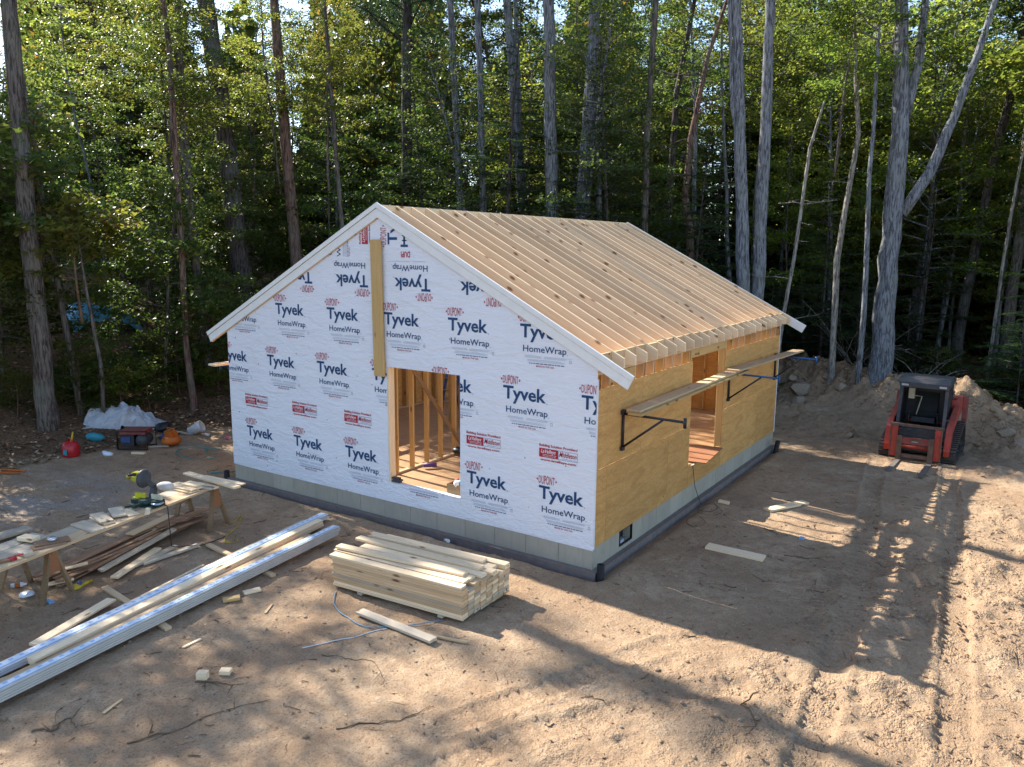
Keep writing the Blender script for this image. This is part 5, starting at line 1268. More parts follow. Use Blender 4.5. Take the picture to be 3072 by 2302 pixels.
def leafy(seed, H, z0, spread, nb, leaves, s=(.085, .15), mat='leaf', rise=.5, lay=.28, trunk_r=.06, top=1.):
    """deciduous: trunk, limbs, layered sprays of leaves; returns (wood mesh, crown mesh)"""
    g = np.random.default_rng(seed); wd = MB(); C = []; T = []
    tr = wander((0, 0, -.4), (g.normal(0, .04), g.normal(0, .04), 1), H*.97+.4, 12, g, .035)
    wd.tube(tr, [trunk_r*(1-.85*k/12)+.006 for k in range(13)], 7)
    tot = 0
    for b in range(nb):
        f = (b+g.random())/nb; z = z0+(H-z0)*f**.9*.96; t = np.clip((z+.4)/(H*.97+.4), 0, .999)*12; i = int(t); p = np.array(tr[i])*(1-(t-i))+np.array(tr[min(i+1, 12)])*(t-i)
        az = b*2.4+g.normal(0, .4); Lb = spread*(1-.62*f**1.6)*g.uniform(.6, 1.15)
        if f < .15: Lb *= .8
        el = rise*g.uniform(.2, 1.1)*(.5+f)
        lim = wander(p, (math.cos(az), math.sin(az), el), Lb, 6, g, .13, -.02)
        wd.tube(lim, [max(.006, trunk_r*.34*(1-f*.6))*(1-.8*k/6)+.003 for k in range(7)], 4, caps=False)
        nt = max(3, int(5*Lb/spread*2.2))
        for q in range(nt):
            u = .25+.75*(q+g.random())/nt; k = min(5, int(u*6)); pp = np.array(lim[k])*(1-(u*6-k))+np.array(lim[k+1])*(u*6-k) if k < 6 else np.array(lim[6])
            a2 = az+g.choice([-1, 1])*g.uniform(.3, 1.3); tl = Lb*g.uniform(.25, .55)
            tw = wander(pp, (math.cos(a2), math.sin(a2), el*.4+g.normal(0, .12)), tl, 3, g, .15, -.03)
            if q % 2 == 0: wd.tube(tw, [.006, .005, .004, .002], 3, caps=False)
            n = int(1.2*leaves*(tl/spread)*g.uniform(.7, 1.3)); uu = g.random(n)**.8*3; kk = np.minimum(uu.astype(int), 2); ff = (uu-kk)[:, None]
            TW = np.array(tw); base = TW[kk]*(1-ff)+TW[kk+1]*ff
            C.append(base+g.normal(size=(n, 3))*np.array([lay, lay, lay*.32])*(.5+.5*tl/spread)); T.append(np.clip(g.random(n)*.6+.25*g.random()+.2*f, 0, 1)**1.2)
    C = np.concatenate(C); T = np.concatenate(T)
    V, F = leaf_arrays(C, g, s[0], s[1], .55)
    return wd, mesh_from('crown', V, F, mat, np.repeat(T, 2))
def hemlock(seed, H, spread, nb, dens, trunk_r=.06, z0=.5):
    g = np.random.default_rng(seed); wd = MB(); C = []; DR = []; T = []
    tr = wander((0, 0, -.4), (0, 0, 1), H+.4, 10, g, .015); wd.tube(tr, [trunk_r*(1-.92*k/10)+.004 for k in range(11)], 7)
    for b in range(nb):
        f = (b+g.random())/nb; z = z0+(H-z0)*f*.98; t = np.clip((z+.4)/(H+.4), 0, .999)*10; i = int(t); p = np.array(tr[i])*(1-(t-i))+np.array(tr[min(i+1, 10)])*(t-i)
        az = b*2.4+g.normal(0, .5); Lb = spread*(1-f)**.75*g.uniform(.65, 1.1)+.12
        lim = np.array(wander(p, (math.cos(az), math.sin(az), .10+.3*f), Lb, 6, g, .06, -.05)); wd.tube([tuple(q) for q in lim], [.012*(1-.8*k/6)+.003 for k in range(7)], 3, caps=False)
        nt = max(4, int(Lb*9))
        for q in range(nt):
            u = .12+.88*(q+.5)/nt; k = min(5, int(u*6)); pp = lim[k]*(1-(u*6-k))+lim[k+1]*(u*6-k); sgn = -1 if q % 2 else 1
            a2 = az+sgn*g.uniform(.7, 1.1); tl = Lb*.42*(1-.65*abs(u-.35))*g.uniform(.7, 1.1)
            dv = np.array([math.cos(a2), math.sin(a2), -.14+g.normal(0, .06)]); n = max(2, int(tl*dens)); uu = (np.arange(n)+g.random(n))/n
            sd = np.where(np.arange(n) % 2 == 0, 1, -1)[:, None]; px_ = np.array([-dv[1], dv[0], 0])
            base = pp+dv*(uu*tl)[:, None]; dd = dv*.8+px_*sd*.75
            C.append(base+dd*.05+g.normal(size=(n, 3))*.012); DR.append(dd); T.append(np.clip(.1+.5*g.random(n)+.45*uu*u, 0, 1))
    C = np.concatenate(C); DR = np.concatenate(DR); T = np.concatenate(T)
    V, F = leaf_arrays(C, g, .12, .19, .78, .34, DR, .05); return wd, mesh_from('crown', V, F, 'needle', np.repeat(T, 2))
def pine_top(seed, H, z0, spread, nb, dens):
    g = np.random.default_rng(seed); wd = MB(); C = []; T = []
    for b in range(nb):
        f = (b+g.random())/nb; z = z0+(H-z0)*f; az = b*2.4+g.normal(0, .5); Lb = spread*(1-.75*f)*g.uniform(.6, 1.15)
        lim = np.array(wander((0, 0, z), (math.cos(az), math.sin(az), .22), Lb, 5, g, .1, .0)); wd.tube([tuple(q) for q in lim], [.05*(1-.8*k/5)*(1-.5*f)+.006 for k in range(6)], 4, caps=False)
        for q in range(int(6*Lb)+3):
            u = .3+.7*g.random(); k = min(4, int(u*5)); c = lim[k]*(1-(u*5-k))+lim[k+1]*(u*5-k)+g.normal(size=3)*np.array([.35, .35, .16]); n = dens
            C.append(c+g.normal(size=(n, 3))*np.array([.22, .22, .13])); T.append(np.clip(g.random(n)*.5+.3*g.random(), 0, 1))
    C = np.concatenate(C); T = np.concatenate(T); V, F = leaf_arrays(C, g, .16, .30, .3, .16, None, .02); return wd, mesh_from('crown', V, F, 'needle', np.repeat(T, 2))
build_debris()
# ------------------------------------------------------------------ the woods
VAR = {}
def variants():
    def put(k, w, mat): VAR[k] = (w[0].mesh('trunk', mat), w[1])
    put('beech_a', leafy(1, 7.5, 1.0, 2.3, 38, 105, lay=.26), 'bark_brown'); put('beech_b', leafy(2, 6.0, .7, 2.0, 34, 105), 'bark_brown')
    put('beech_c', leafy(3, 9.5, 1.6, 2.5, 44, 100, (.09, .155)), 'bark_brown'); put('maple_a', leafy(4, 12.5, 3.2, 2.9, 50, 98, (.09, .155), 'leaf_yellow', .8, .3, .09), 'bark_grey')
    put('maple_b', leafy(5, 14.5, 5.0, 3.1, 52, 98, (.09, .155), 'leaf', .9, .32, .11), 'bark_grey'); put('maple_c', leafy(6, 10.5, 2.2, 2.5, 44, 95, (.09, .155), 'leaf_yellow', .7), 'bark_brown')
    put('pole_a', leafy(21, 15, 10, 2.0, 24, 70, trunk_r=.12), 'bark_dark'); put('pole_b', leafy(22, 14, 9, 2.2, 26, 70, trunk_r=.09, mat='leaf_yellow'), 'bark_grey')
    put('shade_a', leafy(7, 16.0, 6.5, 3.4, 46, 120, (.13, .21), 'leaf', .8, .36, .14), 'bark_brown')
    put('shrub_a', leafy(8, 1.7, .1, 1.0, 16, 46, (.07, .12), 'leaf', .8, .16, .02), 'stick'); put('shrub_b', leafy(9, 1.1, .05, .9, 14, 46, (.07, .12), 'leaf_yellow', .7, .15, .015), 'stick')
    put('hemlock_a', hemlock(11, 6.5, 2.0, 60, 34), 'bark_dark'); put('hemlock_b', hemlock(12, 3.6, 1.5, 40, 34, .04, .25), 'bark_dark'); put('hemlock_c', hemlock(13, 11, 2.6, 80, 26, .11, 1.5), 'bark_dark')
    put('pine_top', pine_top(14, 25, 15.5, 3.2, 34, 26), 'bark_dark')
    put('oak_top', leafy(15, 23, 13.5, 4.0, 40, 52, (.16, .25), 'leaf', .7, .45, .12), 'bark_grey')
variants()
_rt = random.Random(77)
def plant(kind, x, y, sc, rz, label, cat, group, name, zoff=0.):
    z = float(ground_h(np.array([x]), np.array([y]), False)[0])+zoff
    t = thing(name, label, cat, (x, y, z), rz, group); t.scale = (sc, sc, sc*_rt.uniform(.92, 1.1))
    t.matrix_basis = t.matrix_basis @ Matrix.Diagonal((sc, sc, sc*_rt.uniform(.92, 1.1), 1)) if t.matrix_basis.to_scale().x < 1.0001 and abs(sc-1) > 1e-6 and abs(t.matrix_basis.to_scale().x-1) < 1e-4 else t.matrix_basis
    w, c = VAR[kind]
    for nm, me in (('trunk', w), ('crown', c)):
        o = D.objects.new(nm, me); COL.objects.link(o); o.parent = t
    return t
def trunk_tube(pts, top=None, g=None, base_flare=1.35, ground=True, n=10):
    """points (x,y,z,r) -> finer, slightly knotty tube reaching the ground and, when top is set, that height"""
    g = g or np.random.default_rng(1); P_ = [np.array(p, float) for p in pts]
    if ground:
        z0 = float(ground_h(np.array([P_[0][0]]), np.array([P_[0][1]]), False)[0])-.25
        if P_[0][2] > z0+.3:
            d = (P_[0]-P_[1])/(P_[0][2]-P_[1][2]); k = z0-P_[0][2]; q = P_[0]+d*k*np.array([.5, .5, 1, 0]); q[2] = z0; q[3] = P_[0][3]*(1.05+.012*-k); P_.insert(0, q)
        else: P_[0][2] = z0
    if top and P_[-1][2] < top:
        d = (P_[-1]-P_[-2])/(P_[-1][2]-P_[-2][2]); k = top-P_[-1][2]; q = P_[-1]+d*k*np.array([.7, .7, 1, 0]); q[3] = P_[-1][3]*.45; P_.append(q)
    out = []
    for a, b in zip(P_[:-1], P_[1:]):
        m = max(2, int(np.linalg.norm(b[:3]-a[:3])/.55))
        for k in range(m): out.append(a+(b-a)*k/m)
    out.append(P_[-1]); N = len(out); rs = []
    for i, p in enumerate(out):
        p[:2] += g.normal(size=2)*p[3]*.06; h = p[2]-out[0][2]; fl = 1+(base_flare-1)*math.exp(-h/.45) if ground else 1
        rs.append(p[3]*fl*(1+g.normal()*.025))
    m = MB(); m.tube([tuple(p[:3]) for p in out], rs, n); return m, out
TR = {
'T1':[(-15.53,-0.34,-0.12,0.232), (-15.57,-0.37,5.36,0.208), (-15.55,-0.35,10.26,0.174)],
'T2':[(-16.11,0.83,-0.05,0.086), (-16.38,0.65,3.47,0.074), (-16.57,0.53,5.76,0.056)],
'T2b':[(-15.13,0.89,-0.07,0.054), (-15.11,0.9,1.78,0.048), (-15.28,0.79,3.48,0.042), (-15.35,0.74,4.46,0.03)],
'T4':[(-15.1,3.55,0.28,0.1), (-15.19,3.49,1.79,0.093), (-15.16,3.51,5.23,0.087), (-15.17,3.5,10.18,0.073), (-15.24,3.45,11.36,0.067)],
'T5':[(-16.7,5.24,1.04,0.162), (-16.84,5.15,3.26,0.14), (-16.93,5.09,5.27,0.132), (-17.0,5.04,10.07,0.11), (-16.96,5.07,12.03,0.096)],
'T6':[(-18.19,7.86,3.33,0.346), (-18.54,7.62,9.21,0.313), (-18.83,7.43,12.91,0.28)],
'T7':[(-17.37,9.6,4.38,0.222), (-17.67,9.41,10.94,0.179), (-17.73,9.36,13.21,0.153)],
'T8':[(-15.23,9.82,5.69,0.082), (-15.44,9.69,10.0,0.074), (-15.55,9.61,12.94,0.058)],
'T9':[(-16.63,14.9,6.98,0.213), (-16.63,14.9,10.95,0.194), (-16.55,14.95,14.42,0.175)],
'T10':[(-13.0,13.71,6.13,0.132), (-13.13,13.62,9.6,0.115), (-13.3,13.51,13.56,0.106)],
'T11':[(-11.71,13.37,6.09,0.128), (-11.8,13.31,10.23,0.111), (-11.9,13.24,13.27,0.102)],
'T12':[(-11.06,15.0,5.98,0.15), (-11.34,14.81,9.62,0.15), (-11.61,14.64,13.58,0.141)],
'T12b':[(-11.31,15.56,6.01,0.108), (-11.51,15.42,8.89,0.099), (-11.69,15.3,13.75,0.081)],
'T13':[(-8.62,13.02,5.8,0.222), (-8.73,12.95,9.88,0.198), (-8.8,12.9,12.71,0.175)],
'T14':[(-7.77,13.59,5.73,0.254), (-7.69,13.64,8.43,0.222), (-7.55,13.74,12.72,0.182)],
'T15':[(-6.02,14.75,5.44,0.119), (-6.05,14.73,8.45,0.103), (-5.94,14.81,12.74,0.095)],
'T16':[(-6.57,17.99,5.18,0.141), (-6.53,18.02,7.2,0.123), (-6.45,18.07,10.48,0.106), (-6.04,18.34,13.63,0.071)],
'T16b':[(-5.12,16.55,5.48,0.14), (-5.3,16.43,6.74,0.115), (-5.22,16.49,8.59,0.099), (-4.83,16.74,11.3,0.074), (-4.39,17.04,13.05,0.049)],
'T17':[(-2.52,14.68,3.42,0.213), (-2.7,14.56,6.13,0.198), (-2.88,14.44,8.88,0.176), (-3.13,14.27,12.17,0.147)],
'T17l':[(-2.8,14.49,7.79,0.073), (-3.08,14.31,9.15,0.066), (-3.29,14.17,12.17,0.059)],
'T18':[(-2.18,15.03,3.27,0.214), (-2.21,15.0,6.14,0.199), (-2.24,14.98,8.9,0.177), (-2.31,14.94,12.21,0.148)],
'T19':[(1.18,17.62,0.8,0.349), (1.15,17.6,4.61,0.295), (1.15,17.6,7.88,0.269), (1.07,17.55,9.67,0.229), (0.9,17.43,12.33,0.175)],
'T19a':[(1.39,17.76,5.98,0.179), (2.03,18.19,7.33,0.164), (2.51,18.51,9.0,0.134), (2.93,18.78,10.77,0.104), (3.25,18.99,12.36,0.075)],
'T19b':[(1.24,17.66,8.99,0.164), (1.47,17.81,10.62,0.134), (1.5,17.84,12.34,0.104)],
'T20':[(-0.26,17.38,1.0,0.107), (-0.35,17.32,4.59,0.099), (-0.17,17.44,6.94,0.084), (-0.03,17.53,8.51,0.076), (-0.18,17.43,9.77,0.069), (-0.43,17.27,12.5,0.046)],
'T21':[(-1.59,15.9,2.65,0.067), (-1.39,16.03,4.58,0.06), (-1.17,16.18,8.01,0.052), (-0.89,16.36,9.4,0.03)],
'T22':[(2.78,25.41,2.07,0.2), (3.02,25.57,5.3,0.182), (3.31,25.76,8.59,0.155), (3.61,25.96,10.78,0.137), (3.73,26.04,12.58,0.118)],
'T23':[(1.0,26.63,3.99,0.165), (1.06,26.67,6.25,0.145), (1.39,26.89,8.82,0.126), (1.58,27.02,11.14,0.107), (1.68,27.08,13.58,0.087)],
'T24':[(4.39,25.28,3.23,0.203), (4.43,25.31,5.64,0.194), (4.45,25.32,7.32,0.176)],
'T25':[(4.07,22.66,4.3,0.058), (4.2,22.75,7.15,0.049), (4.29,22.81,8.23,0.041)]}
def big_tree(key, name, label, mat, top=20., crown=None, extra=(), cat='tree', dead=0, group=None, n=10, crown_dz=0.):
    g = np.random.default_rng(abs(hash(key)) % 1000 if False else sum(map(ord, key))); pts = TR[key]
    m, path = trunk_tube(pts, top, g, n=n)
    b = path[0]; t = thing(name, label, cat, (b[0], b[1], b[2]+.25), 0, group)
    for i in range(dead):                                     # dead stubs and twiggy side branches
        k = int(len(path)*g.uniform(.12, .8)); p = path[k]; az = g.uniform(0, 6.28); Lb = g.uniform(.4, 1.9)
        lim = wander(p[:3], (math.cos(az), math.sin(az), g.uniform(-.35, .45)), Lb, 5, g, .16, -.03); r = .012+.018*g.random(); m.tube(lim, [r*(1-.8*q/5) for q in range(6)], 5)
        if Lb > .9:
            l2 = wander(lim[3], (math.cos(az+.8), math.sin(az+.8), g.uniform(-.3, .3)), Lb*.5, 4, g, .2, -.03); m.tube(l2, [r*.5*(1-.8*q/4) for q in range(5)], 4)
    tk = m.build('trunk', mat, t)
    for e, etop in extra:
        mm, pp = trunk_tube(TR[e], etop, g, ground=False, n=8); mm.build('limb', mat, tk)
    if crown:
        kind, sc, dz = crown; w, c = VAR[kind]; q = path[-1]
        R = Matrix.Translation((q[0], q[1], q[2]-dz*sc)) @ Matrix.Rotation(g.uniform(0, 6), 4, 'Z') @ Matrix.Diagonal((sc, sc, sc, 1))
        link('crown', c, t, R); link('branches', w, t, R)
    return t
PT, OT = ('pine_top', 1., 25), ('oak_top', 1., 22.5)
B = big_tree
B('T1', 'pine_tree', 'thick grey trunk nearest the junk pile, leaning at the edge of the picture', 'bark_brown', 24, None, dead=6)
B('T2', 'young_tree', 'slim crooked trunk just behind the thick one by the junk pile', 'bark_brown', 9, ('shrub_a', 2.2, 2.0), n=7)
B('T2b', 'sapling', 'thin sapling stem rising before the white plastic heap', 'bark_brown', 6, ('shrub_b', 2, 1.2), n=6)
B('T4', 'young_tree', 'slender straight trunk at the edge of the clearing beyond the bucket', 'bark_red', 12.5, ('beech_c', .6, 8), n=8)
B('T5', 'maple_tree', 'medium trunk close behind the left eave of the white gable', 'bark_brown', 14., ('maple_c', .85, 9.8), n=8)
B('T6', 'pine_tree', 'broad nearly black trunk standing above the left slope of the gable', 'bark_dark', 24, None, dead=8)
B('T7', 'maple_tree', 'reddish trunk between the black trunk and the gable peak', 'bark_red', 15, ('maple_c', .8, 10.), dead=3)
B('T8', 'young_tree', 'thin pole like trunk just behind the left gable slope', 'bark_brown', 14, ('maple_c', .7, 10), n=7)
B('T9', 'pine_tree', 'shadowy dark trunk deep behind the gable peak', 'bark_dark', 22, PT)
B('T10', 'pine_tree', 'slim grey trunk, first to rise behind the roof ridge past the peak', 'bark_grey', 22, ('pine_top', .8, 25), dead=3)
B('T11', 'pine_tree', 'slim straight trunk, second behind the roof ridge past the peak', 'bark_grey', 22, None, dead=2)
B('T12', 'pine_tree', 'thicker trunk of the close pair crossing behind the ridge', 'bark_grey', 22, ('pine_top', .8, 25), dead=2)
B('T12b', 'pine_tree', 'thinner trunk of the close pair crossing behind the ridge', 'bark_grey', 20, None)
B('T13', 'pine_tree', 'straight upright grey trunk behind the middle of the ridge', 'bark_grey', 24, PT)
B('T14', 'pine_tree', 'thick grey trunk with a red brown base behind the middle of the ridge', 'bark_grey', 24, ('oak_top', .8, 22.5), dead=3)
B('T15', 'pine_tree', 'slim trunk rising from the far end of the roof ridge', 'bark_brown', 21, None, dead=4)
B('T16', 'oak_tree', 'dark crooked trunk leaning away beyond the ridge end', 'bark_dark', 17, ('maple_b', .8, 14), dead=6)
B('T16b', 'dead_tree', 'dead snaggy trunk with bare hanging branches beside the far rake', 'bark_red', 15, None, dead=20)
B('T17', 'pine_tree', 'pale barked trunk with a thin second stem, closer pair partner to the roof', 'bark_grey', 23, ('pine_top', .8, 25), (('T17l', 19),))
B('T18', 'pine_tree', 'single pale barked trunk of the pair above the far rake', 'bark_grey', 23, ('pine_top', .7, 25))
B('T19', 'oak_tree', 'biggest grey trunk, forking widely above the dirt berm', 'bark_grey', 18, ('oak_top', .8, 22.5), (('T19a', 16), ('T19b', 17)), n=14)
B('T20', 'birch_tree', 'pale slender birch leaning up from the dirt berm', 'bark_pale', 15, ('maple_c', .75, 10), dead=4, n=8)
B('T21', 'dead_tree', 'thin bare leaning snag with broken stubs beside the far eave', 'bark_pale', None, None, dead=9, n=6)
B('T22', 'oak_tree', 'dark trunk leaning to the outside of the picture behind the loader', 'bark_dark', 18, ('oak_top', .8, 22.5))
B('T23', 'oak_tree', 'dark slim leaning trunk deep behind the biggest forked tree', 'bark_dark', 18, ('oak_top', .8, 22.5))
B('T24', 'pine_tree', 'shadowed trunk at the outer edge of the woods past the loader', 'bark_brown', 22, PT)
B('T25', 'birch_tree', 'thin whitish stem near the outer edge of the woods past the loader', 'bark_pale', 12, ('shrub_b', 2.5, 1.2), n=6)

WOODS = []
TOP = dict(beech_a=7.5, beech_b=6., beech_c=9.5, maple_a=12.5, maple_b=14.5, maple_c=10.5, pole_a=15, pole_b=14, shade_a=16, shrub_a=1.7, shrub_b=1.1, hemlock_a=6.5, hemlock_b=3.6, hemlock_c=11.)
KEEP = ('T1', 'T4', 'T5', 'T6', 'T7', 'T10', 'T11', 'T12', 'T13', 'T14', 'T15', 'T17', 'T18', 'T19', 'T20', 'T22', 'tarp')
def clear_of_trunks(x, y):
    """the tall trunks stand in open lanes: nothing leafy right before them towards the clearing"""
    for k in KEEP:
        bx, by = TR[k][0][:2] if k in TR else (-23.5, 4.6); d = Vector((5.26-bx, -10.17-by)); L_ = d.length; d /= L_; e = Vector((x-bx, y-by)); t = e.dot(d)
        if -.6 < t < 9 and abs(e.x*d.y-e.y*d.x) < (1.3 if k == 'tarp' else 1.25): return False
    return True
def fill_woods():
    rr = random.Random(5)
    def zone(n, poly, kinds, label, group, name, cat='tree', sc=(.85, 1.2), mind=1.3, avoid=()):
        pts = []; tries = 0
        xs = [p[0] for p in poly]; ys = [p[1] for p in poly]
        while len(pts) < n and tries < n*80:
            tries += 1; x, y = rr.uniform(min(xs), max(xs)), rr.uniform(min(ys), max(ys)); ins = False
            for i in range(len(poly)):
                (x1, y1), (x2, y2) = poly[i-1], poly[i]
                if (y1 > y) != (y2 > y) and x < (x2-x1)*(y-y1)/(y2-y1)+x1: ins = not ins
            if ins and name != 'shrub': ins = clear_of_trunks(x, y)
            if ins and all((x-a)**2+(y-b)**2 > mind**2 for a, b in pts): pts.append((x, y))
        for x, y in pts:
            k, s = rr.choice(kinds), rr.uniform(*sc)
            if -3 < y < 12 and x < -13:           # the crowns on this slope stay low enough to let the sun reach the roof
                lim = (-x-4.3)/1.33+4.6-float(ground_h(np.array([x]), np.array([y]), False)[0]); s = min(s, lim/(TOP[k]*1.04))
            o = plant(k, x, y, s, rr.uniform(0, 6.28), label, cat, group, name)
            WOODS.append((o, k, x, y))
    # hillside beyond the junk
    zone(14, [(-16.5, -1.5), (-23, -1), (-24, 9), (-18, 12), (-16, 8)], ['beech_a', 'beech_b', 'beech_c'], 'bright leafy understory tree on the slope above the junk pile', 'understory trees on the slope above the junk', 'beech_tree', mind=1.6)
    zone(9, [(-24, 1.5), (-40, 2), (-38, 24), (-20, 24), (-19, 12), (-23, 9)], ['maple_a', 'maple_b', 'maple_c', 'beech_c'], 'taller leafy tree farther up the slope beyond the junk pile', 'tall leafy trees up the slope', 'maple_tree', mind=1.9, sc=(.9, 1.25))
    # behind the house
    zone(18, [(-17, 13), (-5, 17), (-5, 23), (-19, 21)], ['hemlock_c', 'hemlock_a', 'beech_c', 'maple_c'], 'dark evergreen or leafy tree close behind the house ridge', 'trees close behind the house', 'hemlock_tree', mind=1.6)
    zone(24, [(-20, 21), (-5, 23), (-2, 44), (-34, 44), (-34, 24)], ['maple_b', 'maple_a', 'hemlock_c', 'maple_b', 'shade_a'], 'tall tree deep in the woods behind the house', 'deep trees behind the house', 'forest_tree', mind=1.9, sc=(.95, 1.3))
    # trees hard behind the rear wall, they keep the loader and the back of the plot in shade
    for k, (x, y, kd, sc) in enumerate(((-10.5, 12.9, 'hemlock_c', 1.12), (-8.0, 13.6, 'maple_b', .85), (-6.3, 13.2, 'hemlock_c', 1.0), (-12.5, 14.2, 'maple_b', .9), (-9.2, 15.2, 'hemlock_c', 1.25), (-4.6, 15.6, 'hemlock_a', 1.3), (-7.2, 16., 'maple_b', .9), (-7.8, 27.4, 'hemlock_c', 1.25), (-8.8, 30.2, 'hemlock_c', 1.3), (-6.6, 25.0, 'hemlock_a', 1.4), (-7.4, 32.5, 'hemlock_c', 1.3), (-8.2, 29.0, 'maple_c', 1.1), (-10.2, 36., 'maple_a', 1.1), (-9.0, 33.4, 'beech_c', 1.1))):
        WOODS.append((plant(kd, x, y, sc, k*2.1, 'x', 'tree', 'trees hard behind the rear wall', 'forest_tree'), kd, x, y))
    zone(17, [(-15, 16.5), (-4, 18.5), (-3, 30), (-17, 30)], ['pole_a', 'pole_b', 'pole_a'], '', 'slim poled trees behind the house', 'pole_tree', mind=1.2, sc=(.9, 1.25))
    zone(11, [(-3, 21), (7, 22), (9, 36), (-3, 36)], ['pole_a', 'pole_b'], '', 'slim poled trees behind the berm', 'pole_tree', mind=1.3, sc=(.85, 1.2))
    zone(5, [(-18, 2), (-26, 3), (-25, 14), (-18, 13)], ['pole_b', 'pole_a'], '', 'slim poled trees up the slope', 'pole_tree', mind=1.6, sc=(.7, .85))
    # right hand woods
    zone(10, [(-3.5, 19.5), (.2, 19.2), (2.0, 20.5), (2.5, 23), (-4, 23)], ['hemlock_b', 'hemlock_a', 'hemlock_b'], 'hemlock with flat feathery sprays just behind the dirt berm', 'hemlocks behind the dirt berm', 'hemlock_tree', mind=1.1)
    zone(9, [(2.6, 18.8), (6.5, 16.6), (9, 19), (7, 24), (3, 23)], ['hemlock_b', 'shrub_a', 'hemlock_b', 'hemlock_a'], 'low evergreen on the bank behind the loader', 'low evergreens behind the loader', 'hemlock_tree', mind=1.2)
    zone(18, [(-4, 23.5), (8, 24), (10, 34), (-3, 34)], ['maple_a', 'maple_c', 'maple_a', 'maple_c', 'beech_a'], 'yellow green leafy tree behind the dirt berm and loader', 'yellow green trees beyond the berm', 'maple_tree', mind=1.9)
    zone(30, [(-3, 34), (11, 34), (16, 54), (-3, 54)], ['maple_a', 'maple_b', 'maple_c', 'shade_a'], 'tall yellow green tree far back beyond the loader', 'far trees beyond the loader', 'forest_tree', mind=2.5, sc=(1., 1.35))
    zone(12, [(8, 16), (16, 12), (20, 30), (10, 34)], ['maple_a', 'hemlock_c', 'maple_b'], 'leafy tree past the loader outside the main view', 'trees on the loader side of the clearing', 'maple_tree', mind=2.5)
    # shrubs along the edges
    zone(22, [(-14.8, -2), (-18, -2), (-19, 10), (-15.5, 9), (-15.2, 3)], ['shrub_a', 'shrub_b'], 'small leafy shrub among the fallen leaves above the junk pile', 'shrubs above the junk pile', 'shrub', 'shrub', mind=.7, sc=(.6, 1.1))
    zone(16, [(-14.5, 9), (-9, 12.5), (-9.5, 15), (-16, 13)], ['shrub_a', 'shrub_b', 'hemlock_b'], 'leafy shrub at the dark wood edge beyond the hidden wall', 'shrubs beyond the hidden wall', 'shrub', 'shrub', mind=.8, sc=(.7, 1.2))
    zone(16, [(-4, 20.5), (3, 19.5), (9, 16), (10, 19), (3, 24), (-4, 24)], ['shrub_a', 'shrub_b'], 'leafy shrub on the forest edge behind the dirt berm', 'shrubs behind the berm', 'shrub', 'shrub', mind=.8, sc=(.6, 1.1))
    # trees beside the clearing that throw the dappled shade on the plot
    for k, (x, y, kind, sc) in enumerate(((-16.2, -4.7, 'shade_a', .70), (-18.5, -7.0, 'shade_a', .85), (-20.8, -3.4, 'shade_a', .88), (-15.4, -2.9, 'beech_c', .8), (-25, -7.5, 'shade_a', 1.1), (-17, -12, 'maple_b', 1.), (-25, -14, 'shade_a', 1.2))):
        plant(kind, x, y, sc, k*1.3, 'leafy shade tree out of view beside the saw table, %s of seven along the clearing' % ORDN[k], 'tree', 'trees on the sunny side of the clearing', 'shade_tree')
fill_woods()
def brush():
    rr = random.Random(8)
    def heap(cx, cy, n, Lb, lab):
        m = MB(); g = np.random.default_rng(n); z = gz(cx, cy)
        for k in range(n):
            a = rr.uniform(0, 6.28); p = (cx+rr.gauss(0, .35), cy+rr.gauss(0, .3), z+rr.uniform(0, .15)); l = wander(p, (math.cos(a)*.7, math.sin(a)*.7, rr.uniform(.5, 1.8)), rr.uniform(.5, 1)*Lb, 7, g, .10, -.13)
            r = rr.uniform(.008, .022); m.tube(l, [r*(1-.8*q/7) for q in range(8)], 5)
            for q in range(3): i = rr.randrange(2, 7); l2 = wander(l[i], (rr.gauss(0, 1), rr.gauss(0, 1), rr.uniform(-.4, .6)), rr.uniform(.2, .6), 3, g, .2, -.05); m.tube(l2, [r*.45, r*.35, r*.25, r*.1], 3)
        tag(m.build('brush_pile', 'bark_pale'), lab, 'brush pile')
    heap(.2, 18.9, 26, 3.0, 'tangle of bare arching dead branches between the birch and the forked giant')
    heap(2.5, 18.6, 12, 2.2, 'bare bent twigs standing behind the loader cab')
brush()
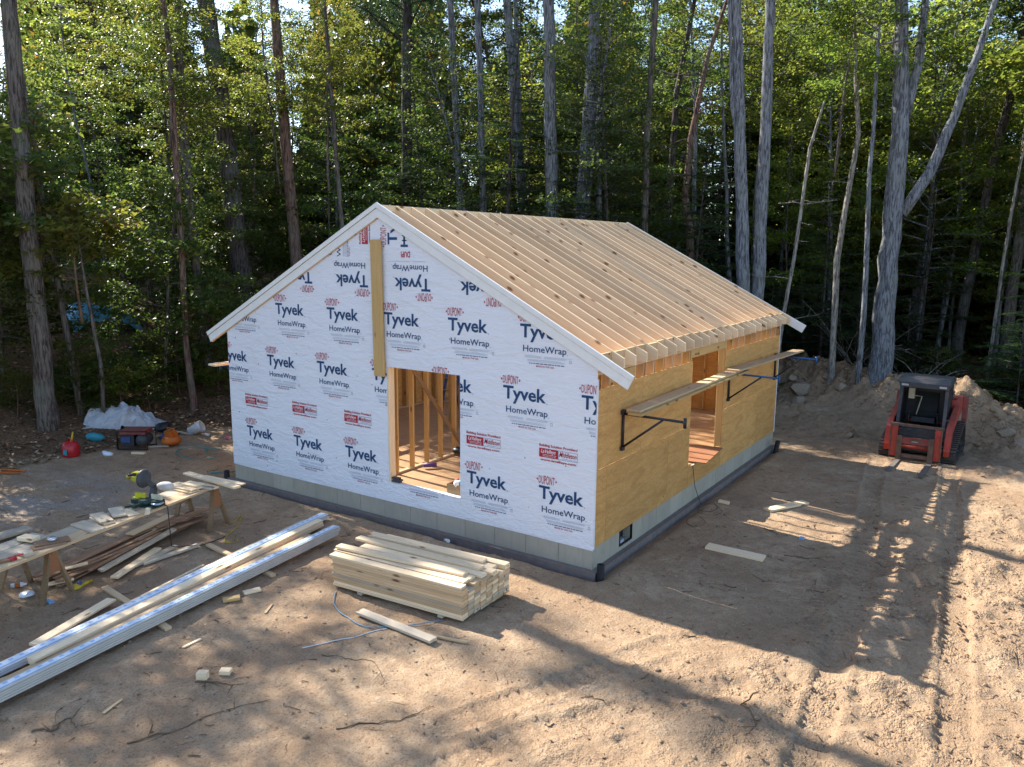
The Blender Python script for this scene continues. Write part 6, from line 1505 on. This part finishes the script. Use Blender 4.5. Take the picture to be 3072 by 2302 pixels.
def name_woods():
    """each tree is told by its kind, the two landmark trunks it shows between and how far back it stands"""
    MARK = [('T1', 'the grey edge trunk'), ('T4', 'the slender clearing trunk'), ('T6', 'the broad black trunk'), ('T7', 'the reddish trunk'), ('T10', 'the first slim ridge trunk'), ('T12', 'the crossing pair'), ('T13', 'the upright ridge trunk'),
            ('T15', 'the ridge end trunk'), ('T17', 'the pale pair'), ('T20', 'the leaning birch'), ('T19', 'the forked giant'), ('T22', 'the outward leaning trunk')]
    az = lambda x, y: math.atan2(x-5.262, y+10.172)
    ms = sorted((az(*TR[k][0][:2]), n) for k, n in MARK)
    KN = dict(beech_a='beech', beech_b='low beech', beech_c='tall beech', maple_a='yellow green maple', maple_b='tall maple', maple_c='bushy maple', shade_a='broad crowned tree', pole_a='slim dark poled tree', pole_b='slim grey poled tree', shrub_a='leafy shrub', shrub_b='low yellowish shrub', hemlock_a='hemlock', hemlock_b='young hemlock', hemlock_c='tall dark hemlock')
    ORD = ['nearest', 'second back', 'third back', 'fourth back', 'fifth back', 'sixth back', 'seventh back', 'eighth back', 'ninth back', 'tenth back', 'eleventh back', 'twelfth back', 'thirteenth back', 'fourteenth back', 'fifteenth back', 'sixteenth back', 'seventeenth back', 'eighteenth back']
    sec = {}
    for o, k, x, y in WOODS:
        a = az(x, y); i = sum(1 for m, _ in ms if m < a)
        where = 'beyond '+ms[0][1]+' by the edge of view' if i == 0 else 'past '+ms[-1][1]+' by the edge of view' if i == len(ms) else 'between '+ms[i-1][1]+' and '+ms[i][1]
        sec.setdefault((KN[k], where), []).append((math.hypot(x-5.262, y+10.172), o))
    for (kn, where), l in sec.items():
        l.sort(key=lambda t: t[0])
        for r, (_, o) in enumerate(l): o['label'] = kn+(' ' if len(l) == 1 else ', '+ORD[min(r, 17)]+', ')+where
name_woods()
# far woods closing the view, one mass
g = np.random.default_rng(44); n = 150000
ang = np.radians(g.uniform(-84, 18, n)); rad = g.uniform(44, 74, n); X = 5.26+np.sin(ang)*rad; Y = -10.17+np.cos(ang)*rad
Z = ground_h(X, Y, False)+25*g.random(n)**1.5*(.62+.3*np.sin(ang*23)+.22*np.sin(ang*61))
leaf_mesh_obj('distant_woods', 'leaf', np.stack([X, Y, Z], 1), g, .45, .95, .3, 'stuff', 'dense distant woods closing the view behind the nearer trees')
